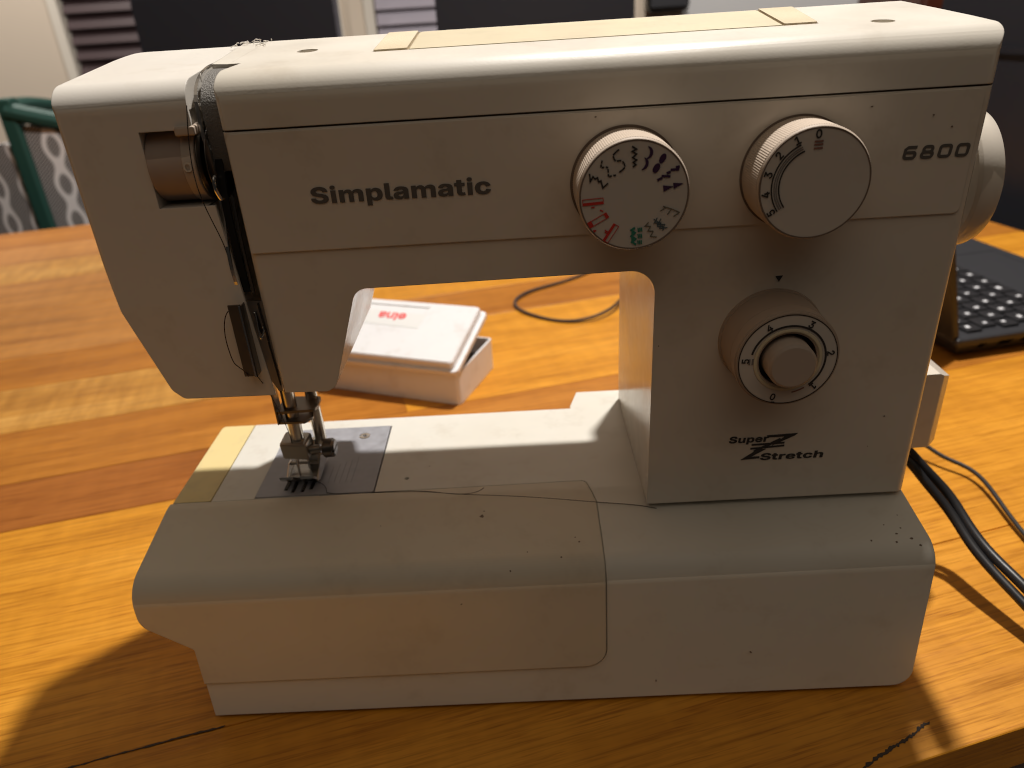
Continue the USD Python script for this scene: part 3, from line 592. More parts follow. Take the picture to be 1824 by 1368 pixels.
sole = sole ^ ext_z(rp([(0.0450, FY + 0.022, 0.001), (0.0440, FY - 0.0145, 0.003), (0.0522, FY - 0.0145, 0.003), (0.0531, FY - 0.002, 0.001), (0.0550, FY - 0.002, 0.001), (0.0560, FY - 0.0145, 0.003), (0.0645, FY - 0.0145, 0.003), (0.0640, FY + 0.022, 0.001)], 5), 0.05, 0.12)
ft = part('presser_foot', sole, 'steel', SM)
ank = [(FY + 0.004, 0.0800), (FY + 0.016, 0.0800), (FY + 0.012, 0.0945, 0.002), (FY + 0.004, 0.0945, 0.002)]
part('shank', join(bx(0.0555, 0.0640, FY + 0.0105, FY + 0.0130, 0.0802, 0.0960), ext_x(rp(ank), 0.0562, 0.0574), ext_x(rp(ank), 0.0626, 0.0640), ext_x(rp([(FY - 0.010, 0.0802), (FY + 0.016, 0.0802), (FY + 0.014, 0.0900, 0.002), (FY + 0.006, 0.0900, 0.002)]), 0.0641, 0.0648), ext_x(rp([(FY - 0.004, 0.0802), (FY + 0.010, 0.0802), (FY + 0.008, 0.0850, 0.001), (FY + 0.003, 0.0850, 0.001)]), 0.0452, 0.0459)), 'steel', ft)
part('cross_pin', cyl((0.0450, FY + 0.0055, 0.0835), (0.0642, FY + 0.0055, 0.0835), 0.0011, n=16), 'steel_dull', ft)

# ---- needle plate
pl = ext_z(rp([(0.0293, 0.0238, 0.0008), (0.0970, 0.0238, 0.0008), (0.0970, 0.0966, 0.0008), (0.0293, 0.0966, 0.0008)], 3), 0.0744, 0.0757)
slots = [bx(0.0445, 0.0468, 0.0290, 0.0400, 0.07, 0.08), bx(0.0490, 0.0512, 0.0265, 0.0390, 0.07, 0.08), bx(0.0545, 0.0567, 0.0265, 0.0390, 0.07, 0.08), bx(0.0590, 0.0613, 0.0290, 0.0400, 0.07, 0.08)]
for q in slots: pl = pl - q
for k in range(5): pl = pl - bx(0.0688 + 0.0034 * k, 0.0691 + 0.0034 * k, 0.0340 + 0.0006 * (k % 2), 0.0520 + 0.0030 * k * 0.8, 0.0754, 0.08)
pl = pl - cyl((0.0817, 0.0853, 0.0752), (0.0817, 0.0853, 0.0758), 0.0022, 0.0040)
np_ = part('needle_plate', pl, 'needle_plate_steel', SM)
part('plate_shadow_gap', bx(0.0290, 0.0974, 0.0233, 0.0970, 0.0736, 0.0743), 'black_void', np_)
part('plate_screw', lathe([(0.0, 0.0), (0.0030, 0.0), (0.0036, 0.0004), (0.0028, 0.0006), (0.0, 0.0002)], 32).translate([0.0817, 0.0853, 0.0753]) - bx(0.078, 0.086, 0.0850, 0.0857, 0.0753, 0.077), 'chrome', np_)
for i, (x, y) in enumerate(((0.0450, 0.031), (0.0494, 0.029), (0.0549, 0.029), (0.0594, 0.031))):
    part('feed_dog', join(*[bx(x, x + 0.0012, y + 0.0018 * k, y + 0.0018 * k + 0.0010, 0.0742, 0.0756) for k in range(4)]), 'steel_dark', np_)

# ---- dials
def knurled(R, n=150, a=0.00014):
    t = np.linspace(0, 2 * PI, 4 * n, endpoint=False); k = np.arange(4 * n) % 4
    r = R - np.where(k < 2, 0, a); return Polygon(np.stack([r * np.cos(t), r * np.sin(t)], 1))
def dial(xc, zc, R, d, Rb, label):
    g = ext_y(affinity.translate(knurled(R), xc, zc), -d + 0.0016, PANEL_Y + 0.0008)
    lip = cyl((xc, -d + 0.0016, zc), (xc, -d + 0.0004, zc), R - 0.0001, R - 0.0007, 96)
    ring = ext_y(affinity.translate(Point(0, 0).buffer(R - 0.0008, 64).difference(Point(0, 0).buffer(R - 0.0014, 64)), xc, zc), -d - 0.0001, -d + 0.0006)
    o = part('dial', join(g, lip), 'beige_plastic', SM, label=label)
    part('face', ext_y(affinity.translate(Point(0, 0).buffer(R - 0.0012, 64), xc, zc), -d, -d + 0.0012), 'face_plastic', o)
    part('face_ring', ring, 'seam_brown', o)
    part('base_gap', ext_y(affinity.translate(Point(0, 0).buffer(Rb, 64), xc, zc), PANEL_Y - 0.0004, PANEL_Y + 0.0002), 'seam_brown', o)
    return o
# stitch dial: coordinates in millimetres about (0.2322, 0.2472)
X1, Z1, D1 = 0.2341, 0.2465, 0.0252
d1 = dial(X1, Z1, 0.0226, D1, 0.0236, 'stitch selector dial printed with coloured stitch symbols')
def mm(p): return (0.23215 + p[0] * 0.00097, 0.2473 + p[1] * 0.00097)
def strokes(lines, w): return unary_union([LineString([mm(p) for p in l]).buffer(w, cap_style=2, join_style=2) for l in lines])
yf = -D1 - 0.00005
part('black_symbols', decal(strokes([[(-16.2, 9.2), (-15.9, 6.2), (-14.8, 8.0), (-13.9, 7.0), (-13.0, 7.5), (-12.5, 5.7), (-11.6, 6.2), (-10.8, 3.2), (-8.7, 5.0)],
     [(-11.1, 14.2), (-11.3, 13.0)], [(-11.5, 12.6), (-11.6, 11.65)], [(-11.2, 11.5), (-10.2, 11.4)], [(-9.6, 11.6), (-8.7, 11.2)], [(-8.7, 10.6), (-8.6, 9.3)], [(-8.6, 8.7), (-8.55, 7.7)], [(-8.2, 7.7), (-7.2, 7.9)], [(-6.6, 8.0), (-5.5, 8.1)],
     [(-4.3, 18.1), (-5.6, 17.2), (-6.7, 16.05)], [(-6.7, 15.6), (-6.2, 14.3), (-5.6, 13.8)], [(-5.2, 13.7), (-3.4, 13.7)], [(-2.9, 13.4), (-2.2, 12.4), (-1.9, 11.4)], [(-1.95, 10.9), (-2.9, 10.0), (-4.2, 9.1)],
     [(0.9, 19.0), (2.6, 17.85), (0.95, 17.0), (2.65, 15.95), (1.15, 14.65), (2.7, 13.6), (1.4, 12.75), (2.5, 11.75), (1.2, 10.9)]], 0.00030), yf), 'ink_dark', d1)
cres = lambda c, r, a0, a1: [(c[0] + r * math.cos(math.radians(a0 + (a1 - a0) * k / 10)), c[1] + r * math.sin(math.radians(a0 + (a1 - a0) * k / 10))) for k in range(11)]
def lens(l, w): 
    n = len(l); return unary_union([LineString([mm(l[k]), mm(l[k + 1])]).buffer(w * (0.25 + math.sin(PI * (k + 0.5) / (n - 1)))) for k in range(n - 1)])
part('purple_symbols', decal([lens(cres((6.2, 16.3), 2.5, 60, -70), 0.00050), lens(cres((4.4, 12.2), 2.6, 50, -75), 0.00050),
     affinity.rotate(affinity.scale(Point(*mm((13.2, 13.6))).buffer(0.001), 1.15, 2.0), -30), affinity.rotate(affinity.scale(Point(*mm((10.8, 9.9))).buffer(0.001), 1.25, 2.0), -30),
     Polygon([mm(p) for p in [(17.8, 3.6), (22.0, 3.2), (18.2, 1.2)]]), Polygon([mm(p) for p in [(13.7, 2.8), (18.0, 2.2), (14.0, 0.2)]]),
     strokes([[(11.3, 5.0), (13.3, 5.9)], [(13.0, 6.6), (16.6, 6.3)], [(15.0, 7.6), (16.6, 8.1)], [(16.6, 8.9), (20.0, 8.9)], [(18.6, 9.8), (20.2, 10.0)]], 0.00048)], yf), 'ink_purple', d1)
def rot_rect(a, b, w):   # outline rectangle around segment a-b
    return LineString([mm(a), mm(b)]).buffer(w, cap_style=2)
def hollow_rect(a, b, w, t=0.00022): r = rot_rect(a, b, w); return r.difference(r.buffer(-t, join_style=2))
part('red_symbols', decal([hollow_rect((-19.2, -2.4), (-10.5, -2.0), 0.00125), LineString([mm((-19.2, -3.2)), mm((-10.5, -2.8))]).buffer(0.00055, cap_style=2),
     hollow_rect((-16.5, -12.1), (-9.0, -8.0), 0.00120), LineString([mm((-16.8, -12.1)), mm((-15.2, -11.2))]).buffer(0.0012, cap_style=2), LineString([mm((-10.0, -8.6)), mm((-8.8, -7.9))]).buffer(0.0012, cap_style=2),
     hollow_rect((-5.1, -12.4), (-9.8, -19.4), 0.00125), LineString([mm((-5.9, -12.0)), mm((-10.5, -19.0))]).buffer(0.00055, cap_style=2),
     strokes([[(-15.6, -4.6), (-14.2, -4.4)], [(-12.0, -5.8), (-10.6, -6.4)], [(-14.9, -14.3), (-13.6, -14.3)], [(-13.6, -14.3), (-14.6, -15.0)], [(-10.0, -14.4), (-9.0, -15.0), (-9.8, -15.4), (-9.0, -16.0)]], 0.00022)], yf), 'ink_red', d1)
part('green_symbols', decal(strokes([[(2.6, -14.1), (1.2, -15.0), (2.6, -16.3), (1.2, -17.6), (2.9, -18.9), (1.5, -20.2), (3.2, -21.4)], [(1.6, -14.6), (1.6, -20.4)]], 0.00042).union(strokes([[(x, z), (x + 0.2, z - 1.7)] for z in (-14.2, -16.9, -19.6) for x in (3.9, 4.6, 5.3)], 0.00024)), yf), 'ink_green', d1)
part('blue_symbols', decal(strokes([[(10.4, -10.9), (12.2, -12.2), (12.0, -14.0), (14.2, -14.2), (14.6, -15.8)], [(11.8, -10.4), (10.6, -12.6), (13.4, -12.6), (13.0, -15.0), (16.2, -14.8)], [(13.4, -10.9), (12.0, -13.2), (15.0, -13.4), (14.2, -15.8)]], 0.00017), yf), 'ink_blue', d1)
part('grey_symbols', decal(strokes([[(8.2, -12.1), (6.8, -13.6), (9.2, -13.9)], [(9.2, -13.9), (8.0, -15.8), (10.3, -16.0)], [(10.3, -16.0), (9.2, -18.2), (11.9, -18.6)], [(14.0, -5.7), (17.6, -7.0), (21.0, -8.6)], [(15.2, -6.2), (13.0, -7.6)], [(17.6, -7.0), (16.0, -9.2)], [(21.0, -8.6), (18.6, -10.2)]], 0.00017), yf), 'ink_olive', d1)

X2, Z2, D2 = 0.30643, 0.24636, 0.0229
d2 = dial(X2, Z2, 0.0229, D2, 0.0237, 'stitch width dial numbered nought to five')
yf = -D2 - 0.00005
def arc(xc, zc, r, a0, a1, w): return LineString([(xc + r * math.cos(math.radians(a)), zc + r * math.sin(math.radians(a))) for a in np.linspace(a0, a1, 40)]).buffer(w, cap_style=2)
part('numerals', join(*[text_xz(s, 0.0031, X2 + 0.0195 * math.cos(math.radians(a)), Z2 + 0.0195 * math.sin(math.radians(a)), yf, rot=math.radians(a - 90), center=True) for s, a in (('0', 92.5), ('1', 117), ('2', 142), ('3', 166), ('4', 189.5), ('5', 213))]), 'ink_dark', d2)
part('scale_lines', join(decal([arc(X2, Z2, 0.0172, 115, 216, 0.00026), arc(X2, Z2, 0.0143, 113, 217, 0.00026)], yf)), 'ink_dark', d2)
part('grey_scale_line', decal([arc(X2, Z2, 0.0161, 114, 216, 0.00020), arc(X2, Z2, 0.0153, 114, 216, 0.00020)], yf), 'ink_mid', d2)
part('zero_bars', decal([LineString([(X2 - 0.0022, Z2 + z), (X2 + 0.0012, Z2 + z + 0.0001)]).buffer(0.0003, cap_style=2) for z in (0.0166, 0.0154, 0.0140)], yf), 'ink_brown', d2)

# stitch length dial: a wide collar, a face ring and a round push button in it
X3, Z3, D3 = 0.3037, 0.1695, 0.0252
d3 = part('length_dial', join(cyl((X3, 0.0002, Z3), (X3, -0.0016, Z3), 0.0246, 0.0244, 96), cyl((X3, -0.0016, Z3), (X3, -D3 + 0.0085, Z3), 0.0236, 0.0233, 96), ext_y(affinity.translate(Point(0, 0).buffer(0.0232, 64).difference(Point(0, 0).buffer(0.0128, 64)), X3, Z3), -D3 + 0.0016, -D3 + 0.0090), ext_y(affinity.translate(Point(0, 0).buffer(0.0226, 64).difference(Point(0, 0).buffer(0.0128, 64)), X3, Z3), -D3 + 0.0003, -D3 + 0.0016),
     ext_y(affinity.translate(Point(0, 0).buffer(0.0217, 64).difference(Point(0, 0).buffer(0.0128, 64)), X3, Z3), -D3 + 0.001, -D3 + 0.009)), 'collar_plastic', SM, label='stitch length dial with a push button in its middle')
part('face', ext_y(affinity.translate(Point(0, 0).buffer(0.0215, 64).difference(Point(0, 0).buffer(0.0152, 64)), X3, Z3), -D3, -D3 + 0.0009), 'face_plastic', d3)
part('face_ring', ext_y(affinity.translate(Point(0, 0).buffer(0.0219, 64).difference(Point(0, 0).buffer(0.0215, 64)), X3, Z3), -D3 - 0.0001, -D3 + 0.0009), 'groove_dark', d3)
part('inner_lip', (cyl((X3, -D3 + 0.0010, Z3), (X3, -D3 - 0.0003, Z3), 0.0156, 0.0151, 80) - cyl((X3, -D3 - 0.0015, Z3), (X3, -D3 + 0.0020, Z3), 0.0148, 0.0120, 80)), 'handle_plastic', d3)
part('button_gap', ext_y(affinity.translate(Point(0, 0).buffer(0.0127, 48), X3, Z3), -D3 + 0.0050, -D3 + 0.0060), 'black_void', d3)
bt = Manifold.batch_hull([cyl((X3, -D3 + 0.006, Z3), (X3, -D3 - 0.0062, Z3), 0.0109, 0.0106, 64), cyl((X3, -D3 - 0.0062, Z3), (X3, -D3 - 0.0074, Z3), 0.0106, 0.0094, 64)])
part('push_button', bt, 'button_plastic', d3)
yf = -D3 - 0.00005
part('numerals', join(*[text_xz(s, 0.0031, X3 + 0.0188 * math.cos(math.radians(a)), Z3 + 0.0188 * math.sin(math.radians(a)), yf, rot=math.radians(a - 90 + (180 if s == '0' else 0)), center=True) for s, a in (('4', 121), ('3', 63), ('2', 8), ('1', -47), ('0', -105), ('5', 178))]), 'ink_dark', d3)
part('scale_lines', decal([arc(X3, Z3, 0.0166, 167, -50, 0.00042), LineString([(X3 - 0.0052, Z3 - 0.0208), (X3 - 0.0040, Z3 - 0.0209)]).buffer(0.00022)], yf), 'ink_dark', d3)
part('five_bars', decal([LineString([(X3 - x, Z3 - 0.0012), (X3 - x, Z3 + 0.0016)]).buffer(0.00036, cap_style=2) for x in (0.0170, 0.0156)], yf), 'ink_mid', d3)
part('reverse_line', decal([arc(X3, Z3, 0.0166, -58, -78, 0.00028)], yf), 'ink_brown', d3)
part('dial_pointer', decal(Polygon([(0.3030, 0.2000), (0.3064, 0.2002), (0.3048, 0.1972)]), -0.00005), 'ink_dark', SM)

# ---- lettering
py = PANEL_Y - 0.00005
part('maker_lettering', text_xz('Simplamatic', 0.0068, 0.0990, 0.2452, py, width=0.0775, bold=2), 'ink_grey', SM)
def ring_box(x0, x1, z0, z1, w=0.0012, r=0.0016): g = rp([(x0, z0, r), (x1, z0, r), (x1, z1, r), (x0, z1, r)], 6); return g.difference(g.buffer(-w))
def digit(c):
    W, H = 0.0056, 0.0056
    if c == '0': g = ring_box(0, W, 0, H)
    elif c == '8': g = unary_union([ring_box(0, W, 0, 0.0033), ring_box(0.0004, W - 0.0004, 0.0022, H)])
    else: g = unary_union([ring_box(0, W, 0, 0.0035), sbox(0, 0.0015, 0.0012, 0.0046), LineString([(0.0006, 0.0042), (0.0016, 0.0050), (0.0052, 0.0050)]).buffer(0.0006, cap_style=2)])
    return affinity.affine_transform(g, [1, 0.10, 0, 1, 0, 0])
for k, ch in enumerate('6800'): part('model_numeral', decal(affinity.translate(digit(ch), 0.3506 + 0.00728 * k, 0.2489), py), 'ink_grey', SM)
part('super_stretch_lettering', join(text_xz('Super', 0.0038, 0.2886, 0.1110, -0.00005, width=0.0200, slant=0.12, bold=2), text_xz('Stretch', 0.0040, 0.3055, 0.0998, -0.00005, width=0.0322, slant=0.12, bold=2)), 'ink_dark', SM)
ZA = [[(0.3085, 0.1140), (0.3232, 0.1150), (0.3105, 0.1088)], [(0.3006, 0.1098), (0.3170, 0.1098)], [(0.3175, 0.1070), (0.3010, 0.1062)], [(0.3110, 0.1085), (0.2965, 0.1008), (0.3050, 0.1012)]]
part('stretch_emblem', decal([Polygon([(0.3080, 0.1146), (0.3232, 0.1151), (0.3218, 0.1139), (0.3110, 0.1086), (0.3172, 0.1136), (0.3080, 0.1136)]).buffer(0.0001), LineString([(0.3005, 0.1094), (0.3172, 0.1098)]).buffer(0.0005, cap_style=2),
     LineString([(0.3000, 0.1071), (0.3172, 0.1081)]).buffer(0.0005, cap_style=2), LineString([(0.3150, 0.1122), (0.3020, 0.1052)]).buffer(0.0007, cap_style=2), Polygon([(0.2958, 0.1006), (0.3052, 0.1012), (0.3050, 0.1022), (0.3004, 0.1020), (0.3080, 0.1066), (0.3030, 0.1058)]).buffer(0.0001)], -0.00005), 'ink_dark', SM)

# ---- hand wheel, socket block
wh = lathe([(0.0, 0.0), (0.0300, 0.0), (0.0314, 0.0012), (0.0323, 0.0042), (0.0320, 0.0078), (0.0306, 0.0108), (0.0280, 0.0126), (0.0235, 0.0137), (0.0, 0.0142)], 96).rotate([0, 90, 0]).translate([0.3885, 0.0345, 0.2318])
hw = part('hand_wheel', wh, 'cream_plastic', SM)
part('wheel_axle', cyl((0.3845, 0.0345, 0.2318), (0.3886, 0.0345, 0.2318), 0.014), 'beige_plastic', SM)
sk = ext_z(rp([(0.3853, 0.050), (0.4240, 0.052, 0.003), (0.4320, 0.060, 0.003), (0.4320, 0.112, 0.003), (0.3853, 0.112)], 4), 0.0675, 0.1200) ^ ext_y(rp([(0.38, 0.06), (0.4325, 0.0675, 0.001), (0.4325, 0.1105, 0.002), (0.4215, 0.1165, 0.002), (0.38, 0.1165)], 4), 0.0, 0.2)
part('socket_block', sk, 'cream_plastic', SM, label='cream lead socket block on the right side')
part('plug', rbox(0.3860, 0.4080, 0.070, 0.108, 0.0400, 0.0660, 0.004), 'cable_rubber', SM)

# ---- grime: small chips, smears and marks that the photograph shows
rng = random.Random(11)
def blot(cx, cy, r, n=9, k=0.6):
    r *= 0.62 + 0.3 * rng.random()
    return Polygon([(cx + r * (1 - k * rng.random()) * math.cos(2 * PI * i / n) * 1.3, cy + r * (1 - k * rng.random()) * math.sin(2 * PI * i / n)) for i in range(n)]).buffer(0)
for p in ((0.3655, 0.1225, 0.0006), (0.3600, 0.1050, 0.0003)): part('chip_mark', decal(blot(*p), -0.0001, 0.0002), 'dirt', SM)
for p in ((0.3345, 0.2712, 0.0006), (0.3605, 0.2665, 0.0005), (0.3690, 0.2615, 0.0006), (0.2215, 0.2738, 0.0007)): part('chip_mark', decal(blot(*p), PANEL_Y - 0.0001, 0.0002), 'dirt', SM)
for p in ((0.2480, -0.0100, 0.0006), (0.2970, 0.0080, 0.0006)): part('front_mark', decal(blot(*p), -0.0420, 0.0008), 'dirt', SM)
tmark = [blot(x, y, r) for x, y, r in [(0.3660, -0.0190, 0.0007), (0.3700, -0.0250, 0.0009), (0.3735, -0.0215, 0.0006), (0.3560, -0.0285, 0.0010), (0.3680, -0.0300, 0.0008), (0.3760, -0.0285, 0.0010), (0.3790, -0.0320, 0.0009), (0.3755, -0.0130, 0.0005)]]
part('scuff_marks', ext_z(unary_union(tmark), 0.02, 0.2) ^ ext_x(SIDE.buffer(0.00012).difference(SIDE), 0, 0.4), 'dirt', SM)
cmark = [blot(x, y, r) for x, y, r in [(0.1595, -0.0005, 0.0017), (0.1605, 0.0030, 0.0006), (0.2100, -0.0210, 0.0007), (0.1830, -0.0260, 0.0006), (0.2080, -0.0180, 0.0005), (0.2000, -0.0300, 0.0007), (0.1740, -0.0350, 0.0006)]]
part('cover_marks', ext_z(unary_union(cmark), 0.02, 0.2) ^ ext_x(outer.buffer(0.00012).difference(outer), 0, CX1 - 0.003), 'dirt', SM)
# lint along the top of the slot
lint = []
for k in range(46):
    x, y = 0.052 + rng.random() * 0.018, 0.070 + rng.random() * 0.024; a = rng.random() * 2 * PI; L = 0.001 + 0.002 * rng.random(); z = 0.2985 + y * 0.0896 + 0.0006
    if k > 26: x, y, z = 0.0565 + rng.random() * 0.008, 0.008 + 0.004 * rng.random(), 0.262 + 0.034 * rng.random()
    lint.append(tube([(x, y, z), (x + L * math.cos(a) * 0.6, y + L * 0.2, z + 0.0008 * rng.random() + (L * math.sin(a) if k > 26 else 0)), (x + L * math.cos(a), y + L * 0.4 * math.sin(a), z + (L * 1.2 * math.sin(a) if k > 26 else 0.0002))], 0.00012 + 0.00016 * rng.random(), 4, 3))
part('lint', join(*lint), 'lint', SM, kind='stuff')

# ================================================================ threads (things of their own)
single('upper_thread', tube([(0.0556, -0.0012, 0.2880), (0.0536, -0.0045, 0.2700), (0.0533, -0.0050, 0.2560), (0.0548, -0.0040, 0.2440), (0.0562, -0.0012, 0.2330), (0.0575, -0.0010, 0.2200)], 0.00022, 5), 'thread', 'fine dark thread running down over the brown tension dial', 'thread')
single('thread_loop', tube([(0.0530, -0.0050, 0.1998), (0.0512, -0.0046, 0.1975), (0.0492, -0.0040, 0.1925), (0.0480, -0.0035, 0.1850), (0.0482, -0.0033, 0.1775), (0.0496, -0.0035, 0.1722), (0.0522, -0.0042, 0.1700), (0.0542, -0.0050, 0.1680), (0.0552, -0.0054, 0.1664)], 0.00024, 5), 'thread_brown', 'loose reddish brown thread loop hanging left of the metal thread channel', 'thread')
single('needle_thread', tube([(0.0590, -0.0050, 0.1662), (0.0578, 0.008, 0.150), (0.0560, 0.022, 0.128), (0.0540, 0.033, 0.106), (0.0522, 0.0375, 0.095), (0.0524, 0.0385, 0.079)], 0.0002, 5), 'thread', 'thread slanting from the thread channel down to the needle', 'thread')
def bz(y): return 0.0768 if y > 0.023 else 0.0754 + 0.00035 - max(0.0, 0.016 - y) * 0.174
def lay(pts): return tube([(x, y, bz(y) + 0.00015) for x, y in pts], 0.00020, 5)
single('bed_thread', join(lay([(0.0540, 0.036), (0.0630, 0.0345), (0.0680, 0.0300), (0.0705, 0.0240)]), lay([(0.0705, 0.0232), (0.0800, 0.0226), (0.0960, 0.0222), (0.1100, 0.0217), (0.1250, 0.0207), (0.1440, 0.0172), (0.1620, 0.0147), (0.1800, 0.0125), (0.2020, 0.0090), (0.2250, 0.0050), (0.2480, 0.0006), (0.2530, -0.0010)]),
       lay([(0.0965, 0.0228), (0.1150, 0.0224), (0.1300, 0.0205), (0.1490, 0.0166), (0.1560, 0.0180), (0.1600, 0.0215)])), 'thread', 'long dark thread lying across the bed from the needle plate to the pillar', 'thread')

# ================================================================ the accessories box behind the machine
def accessory_box():
    bl = math.radians(-21.0)
    B = thing('accessory_box', 'white plastic accessories box open under its crooked lid behind the machine', 'box', (0.123, 0.297, TABLE_Z), bl)
    Lb, Wb, Hb, t = 0.165, 0.086, 0.0330, 0.0022
    o = ext_z(rp([(-Lb, 0, 0.004), (0, 0, 0.004), (0, Wb, 0.004), (-Lb, Wb, 0.004)], 6), 0.0004, Hb)
    i = ext_z(rp([(-Lb + t, t, 0.003), (-t, t, 0.003), (-t, Wb - t, 0.003), (-Lb + t, Wb - t, 0.003)], 6), 0.0025, Hb + 0.01)
    part('tray', o - i, 'white_box', B, local=True)
    part('dark_insert', rbox(-Lb + 0.006, -0.008, 0.02, Wb - 0.010, 0.0026, 0.020, 0.002), 'cable_rubber', B, local=True)
    lid = thing('box_lid', 'white box lid with a red printed paper label lying askew on the open box', 'lid', (0.1215, 0.2935, 0.0128), bl + 0.02)
    # built level with the hinge line at the near edge, then tipped up at the back
    a = math.radians(18.0); ca, sa = math.cos(a), math.sin(a)
    def tip(m):
        v, f, _ = meshkit.arrays(m); v = np.array(v); y, z = v[:, 1].copy(), v[:, 2].copy()
        v[:, 1], v[:, 2] = y * ca - z * sa, y * sa + z * ca
        return trimesh.Trimesh(v, f, process=False)
    Ll, Wl, Hl = 0.166, 0.088, 0.0100
    top = ext_z(rp([(-Ll + 0.003, 0.003, 0.004), (-0.003, 0.003, 0.004), (-0.003, Wl - 0.003, 0.004), (-Ll + 0.003, Wl - 0.003, 0.004)], 6), 0.0, Hl)
    top = Manifold.batch_hull([ext_z(rp([(-Ll + 0.003 + q, 0.003 + q, 0.004), (-0.003 - q, 0.003 + q, 0.004), (-0.003 - q, Wl - 0.003 - q, 0.004), (-Ll + 0.003 + q, Wl - 0.003 - q, 0.004)], 6), z0, z1) for q, z0, z1 in ((0, 0.0, Hl - 0.0015), (0.0012, Hl - 0.0015, Hl))])
    flange = ext_z(rp([(-Ll, 0, 0.005), (0.0015, 0, 0.005), (0.0015, Wl, 0.005), (-Ll, Wl, 0.005)], 6), -0.0035, 0.0012)
    und = ext_z(rp([(-Ll + 0.006, 0.006, 0.004), (-0.006, 0.006, 0.004), (-0.006, Wl - 0.006, 0.004), (-Ll + 0.006, Wl - 0.006, 0.004)], 6), -0.01, Hl - 0.003)
    shell = part('lid_shell', tip((top + flange) - und), 'white_box', lid, local=True)
    part('ridge', tip(ext_z(rp([(-Ll + 0.006, Wl - 0.012, 0.002), (-0.055, Wl - 0.012, 0.002), (-0.055, Wl - 0.006, 0.002), (-Ll + 0.006, Wl - 0.006, 0.002)], 4), Hl - 0.001, Hl + 0.0010)), 'white_box', shell, local=True)
    lab = part('label_sticker', tip(ext_z(rp([(-0.125, 0.047, 0.001), (-0.056, 0.045, 0.001), (-0.054, 0.066, 0.001), (-0.125, 0.068, 0.001)], 3), Hl + 0.0001, Hl + 0.0003)), 'sticker_paper', lid, local=True)
    m = meshkit.text_mesh('elna', 0.0105, 0.0002, bold=True); v = np.array(m.vertices); v[:, 0] -= v[:, 0].min(); v[:, 0] *= 0.030 / v[:, 0].max()
    v = np.stack([-0.0655 - 0.0095 - v[:, 0] + 0.0, 0.0645 - v[:, 1], v[:, 2] + Hl + 0.0004], 1)
    part('lettering', tip(trimesh.Trimesh(v, m.faces, process=False)), 'red_print', lab, local=True)
accessory_box()

# ================================================================ leads
single('mains_lead', tube([(0.405, 0.085, 0.050), (0.4225, 0.078, 0.0530), (0.4340, 0.070, 0.0420), (0.4490, 0.0575, 0.0255), (0.4540, 0.0420, 0.0155), (0.4585, 0.0235, 0.0085), (0.4660, -0.0020, 0.0030), (0.4760, -0.0330, -0.0080), (0.4950, -0.0800, -0.0150), (0.53, -0.15, -0.020)], 0.0031, 14), 'cable_rubber', 'thick black lead leaving the right side of the machine, upper of two', 'cable')
single('pedal_lead', tube([(0.405, 0.080, 0.044), (0.4225, 0.0740, 0.0470), (0.4330, 0.0640, 0.0360), (0.4460, 0.0490, 0.0195), (0.4510, 0.0320, 0.0095), (0.4570, 0.0120, 0.0020), (0.4650, -0.0120, -0.0050), (0.4740, -0.0420, -0.0140), (0.4950, -0.0880, -0.0198), (0.53, -0.16, -0.0203)], 0.0029, 14), 'cable_rubber', 'second thick black lead running just under the first from the machine side', 'cable')
single('thin_lead', tube([(0.40, 0.16, 0.000), (0.455, 0.190, -0.004), (0.4950, 0.172, -0.0100), (0.5050, 0.158, -0.0140), (0.5155, 0.1455, -0.0155), (0.5190, 0.120, -0.0165), (0.5165, 0.0950, -0.0180), (0.5145, 0.0709, -0.0190), (0.516, 0.03, -0.0215), (0.53, -0.03, -0.0215)], 0.0016, 10), 'cable_rubber', 'thin black lead behind the thick ones on the right of the table', 'cable')
single('coiled_lead', tube([(0.302, 0.720, TABLE_Z + 0.0021), (0.292, 0.670, TABLE_Z + 0.0021), (0.268, 0.640, TABLE_Z + 0.0021), (0.235, 0.614, TABLE_Z + 0.0021), (0.190, 0.580, TABLE_Z + 0.003), (0.177, 0.548, TABLE_Z + 0.003), (0.203, 0.503, TABLE_Z + 0.0022), (0.251, 0.482, TABLE_Z + 0.003), (0.280, 0.492, TABLE_Z + 0.006), (0.305, 0.527, TABLE_Z + 0.007), (0.345, 0.60, TABLE_Z + 0.004)], 0.0020, 8), 'cable_brown', 'dark brown lead curled in a loop on the table behind the arch', 'cable')

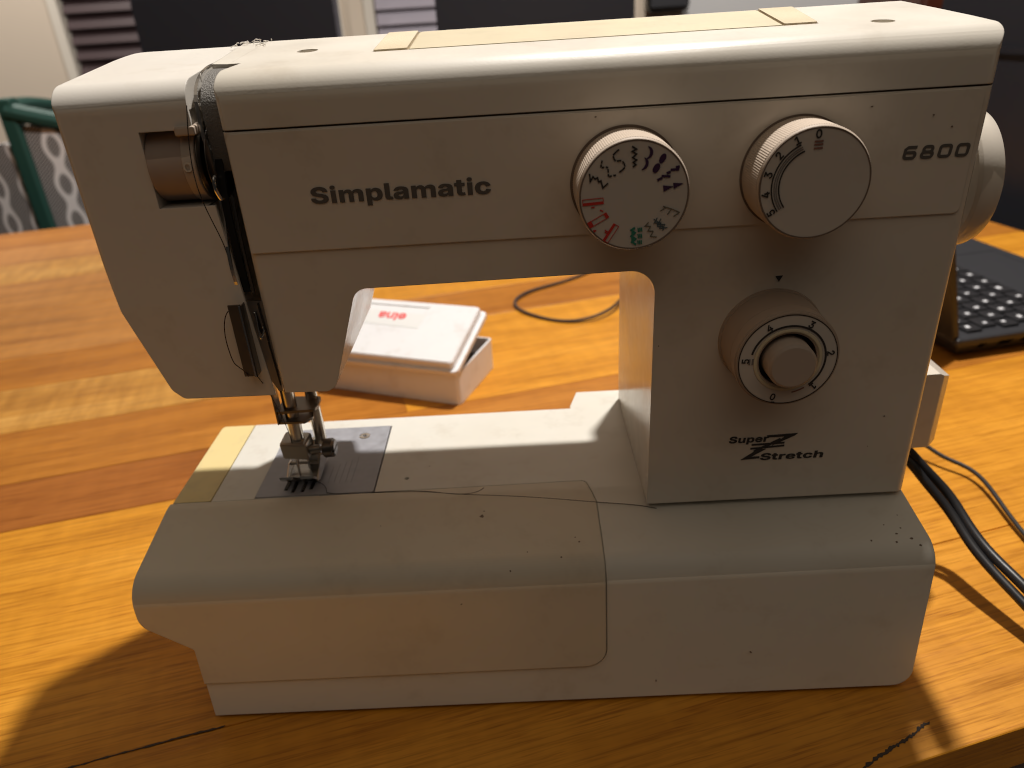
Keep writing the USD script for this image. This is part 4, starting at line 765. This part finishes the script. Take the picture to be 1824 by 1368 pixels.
# ================================================================ laptop
def laptop():
    al = math.radians(11.0)
    P0 = np.array([0.668 * math.cos(al) - 0.212 * math.sin(al), 0.668 * math.sin(al) + 0.212 * math.cos(al)])
    N = thing('laptop', 'black open laptop with keyboard facing right behind the machine', 'laptop', (P0[0], P0[1], TABLE_Z), al)
    H = 0.0225
    b = Manifold.batch_hull([rbox(-0.008, 0.232, 0.0, 0.345, 0.012, H, 0.004), rbox(0.000, 0.226, 0.008, 0.338, 0.0015, 0.014, 0.003)])
    well = ext_z(rp([(0.010, 0.010, 0.003), (0.138, 0.010, 0.003), (0.138, 0.330, 0.003), (0.010, 0.330, 0.003)], 4), H - 0.0016, H + 0.01)
    b = b - well - ext_z(rp([(0.150, 0.11, 0.003), (0.215, 0.11, 0.003), (0.215, 0.215, 0.003), (0.150, 0.215, 0.003)], 4), H - 0.0004, H + 0.01)
    for x0, x1 in ((0.018, 0.026), (0.040, 0.056), (0.066, 0.080)): b = b - bx(x0, x1, -0.01, 0.012, 0.009, 0.0150)
    part('chassis', b, 'laptop_plastic', N, local=True)
    rg = random.Random(3)
    for r in range(6):
        y0 = 0.0130 + (0.006 * r) % 0.0115
        n = 0
        while y0 < 0.312:
            w = 0.0205 if n or r % 2 else 0.0150
            k = part('key', rbox(0.0125 + 0.0210 * r, 0.0125 + 0.0210 * r + 0.0180, y0, min(y0 + w, 0.3285), H - 0.0014, H + 0.0016, 0.0013, 6), 'laptop_key', N, local=True)
            if y0 < 0.20:
                lx, ly = 0.0125 + 0.0210 * r + 0.004 + 0.003 * rg.random(), y0 + 0.004 + 0.004 * rg.random()
                part('legend', rbox(lx, lx + 0.0035 + 0.002 * rg.random(), ly, ly + 0.003 + 0.003 * rg.random(), H + 0.0014, H + 0.00175, 0.00015, 4), 'key_legend', k, local=True)
            y0 += w + 0.0030; n += 1
    # the lid stands open, leaning away from the keyboard
    m = rbox(-0.004, 0.004, 0.004, 0.341, 0.0, 0.225, 0.003)
    gl = rbox(0.0038, 0.0046, 0.018, 0.327, 0.02, 0.212, 0.0003, 4)
    lid = part('lid', m.rotate([0, -16, 0]).translate([-0.006, 0, H - 0.001]), 'laptop_plastic', N, local=True)
    part('screen', gl.rotate([0, -16, 0]).translate([-0.006, 0, H - 0.001]), 'screen_glass', lid, local=True)
laptop()
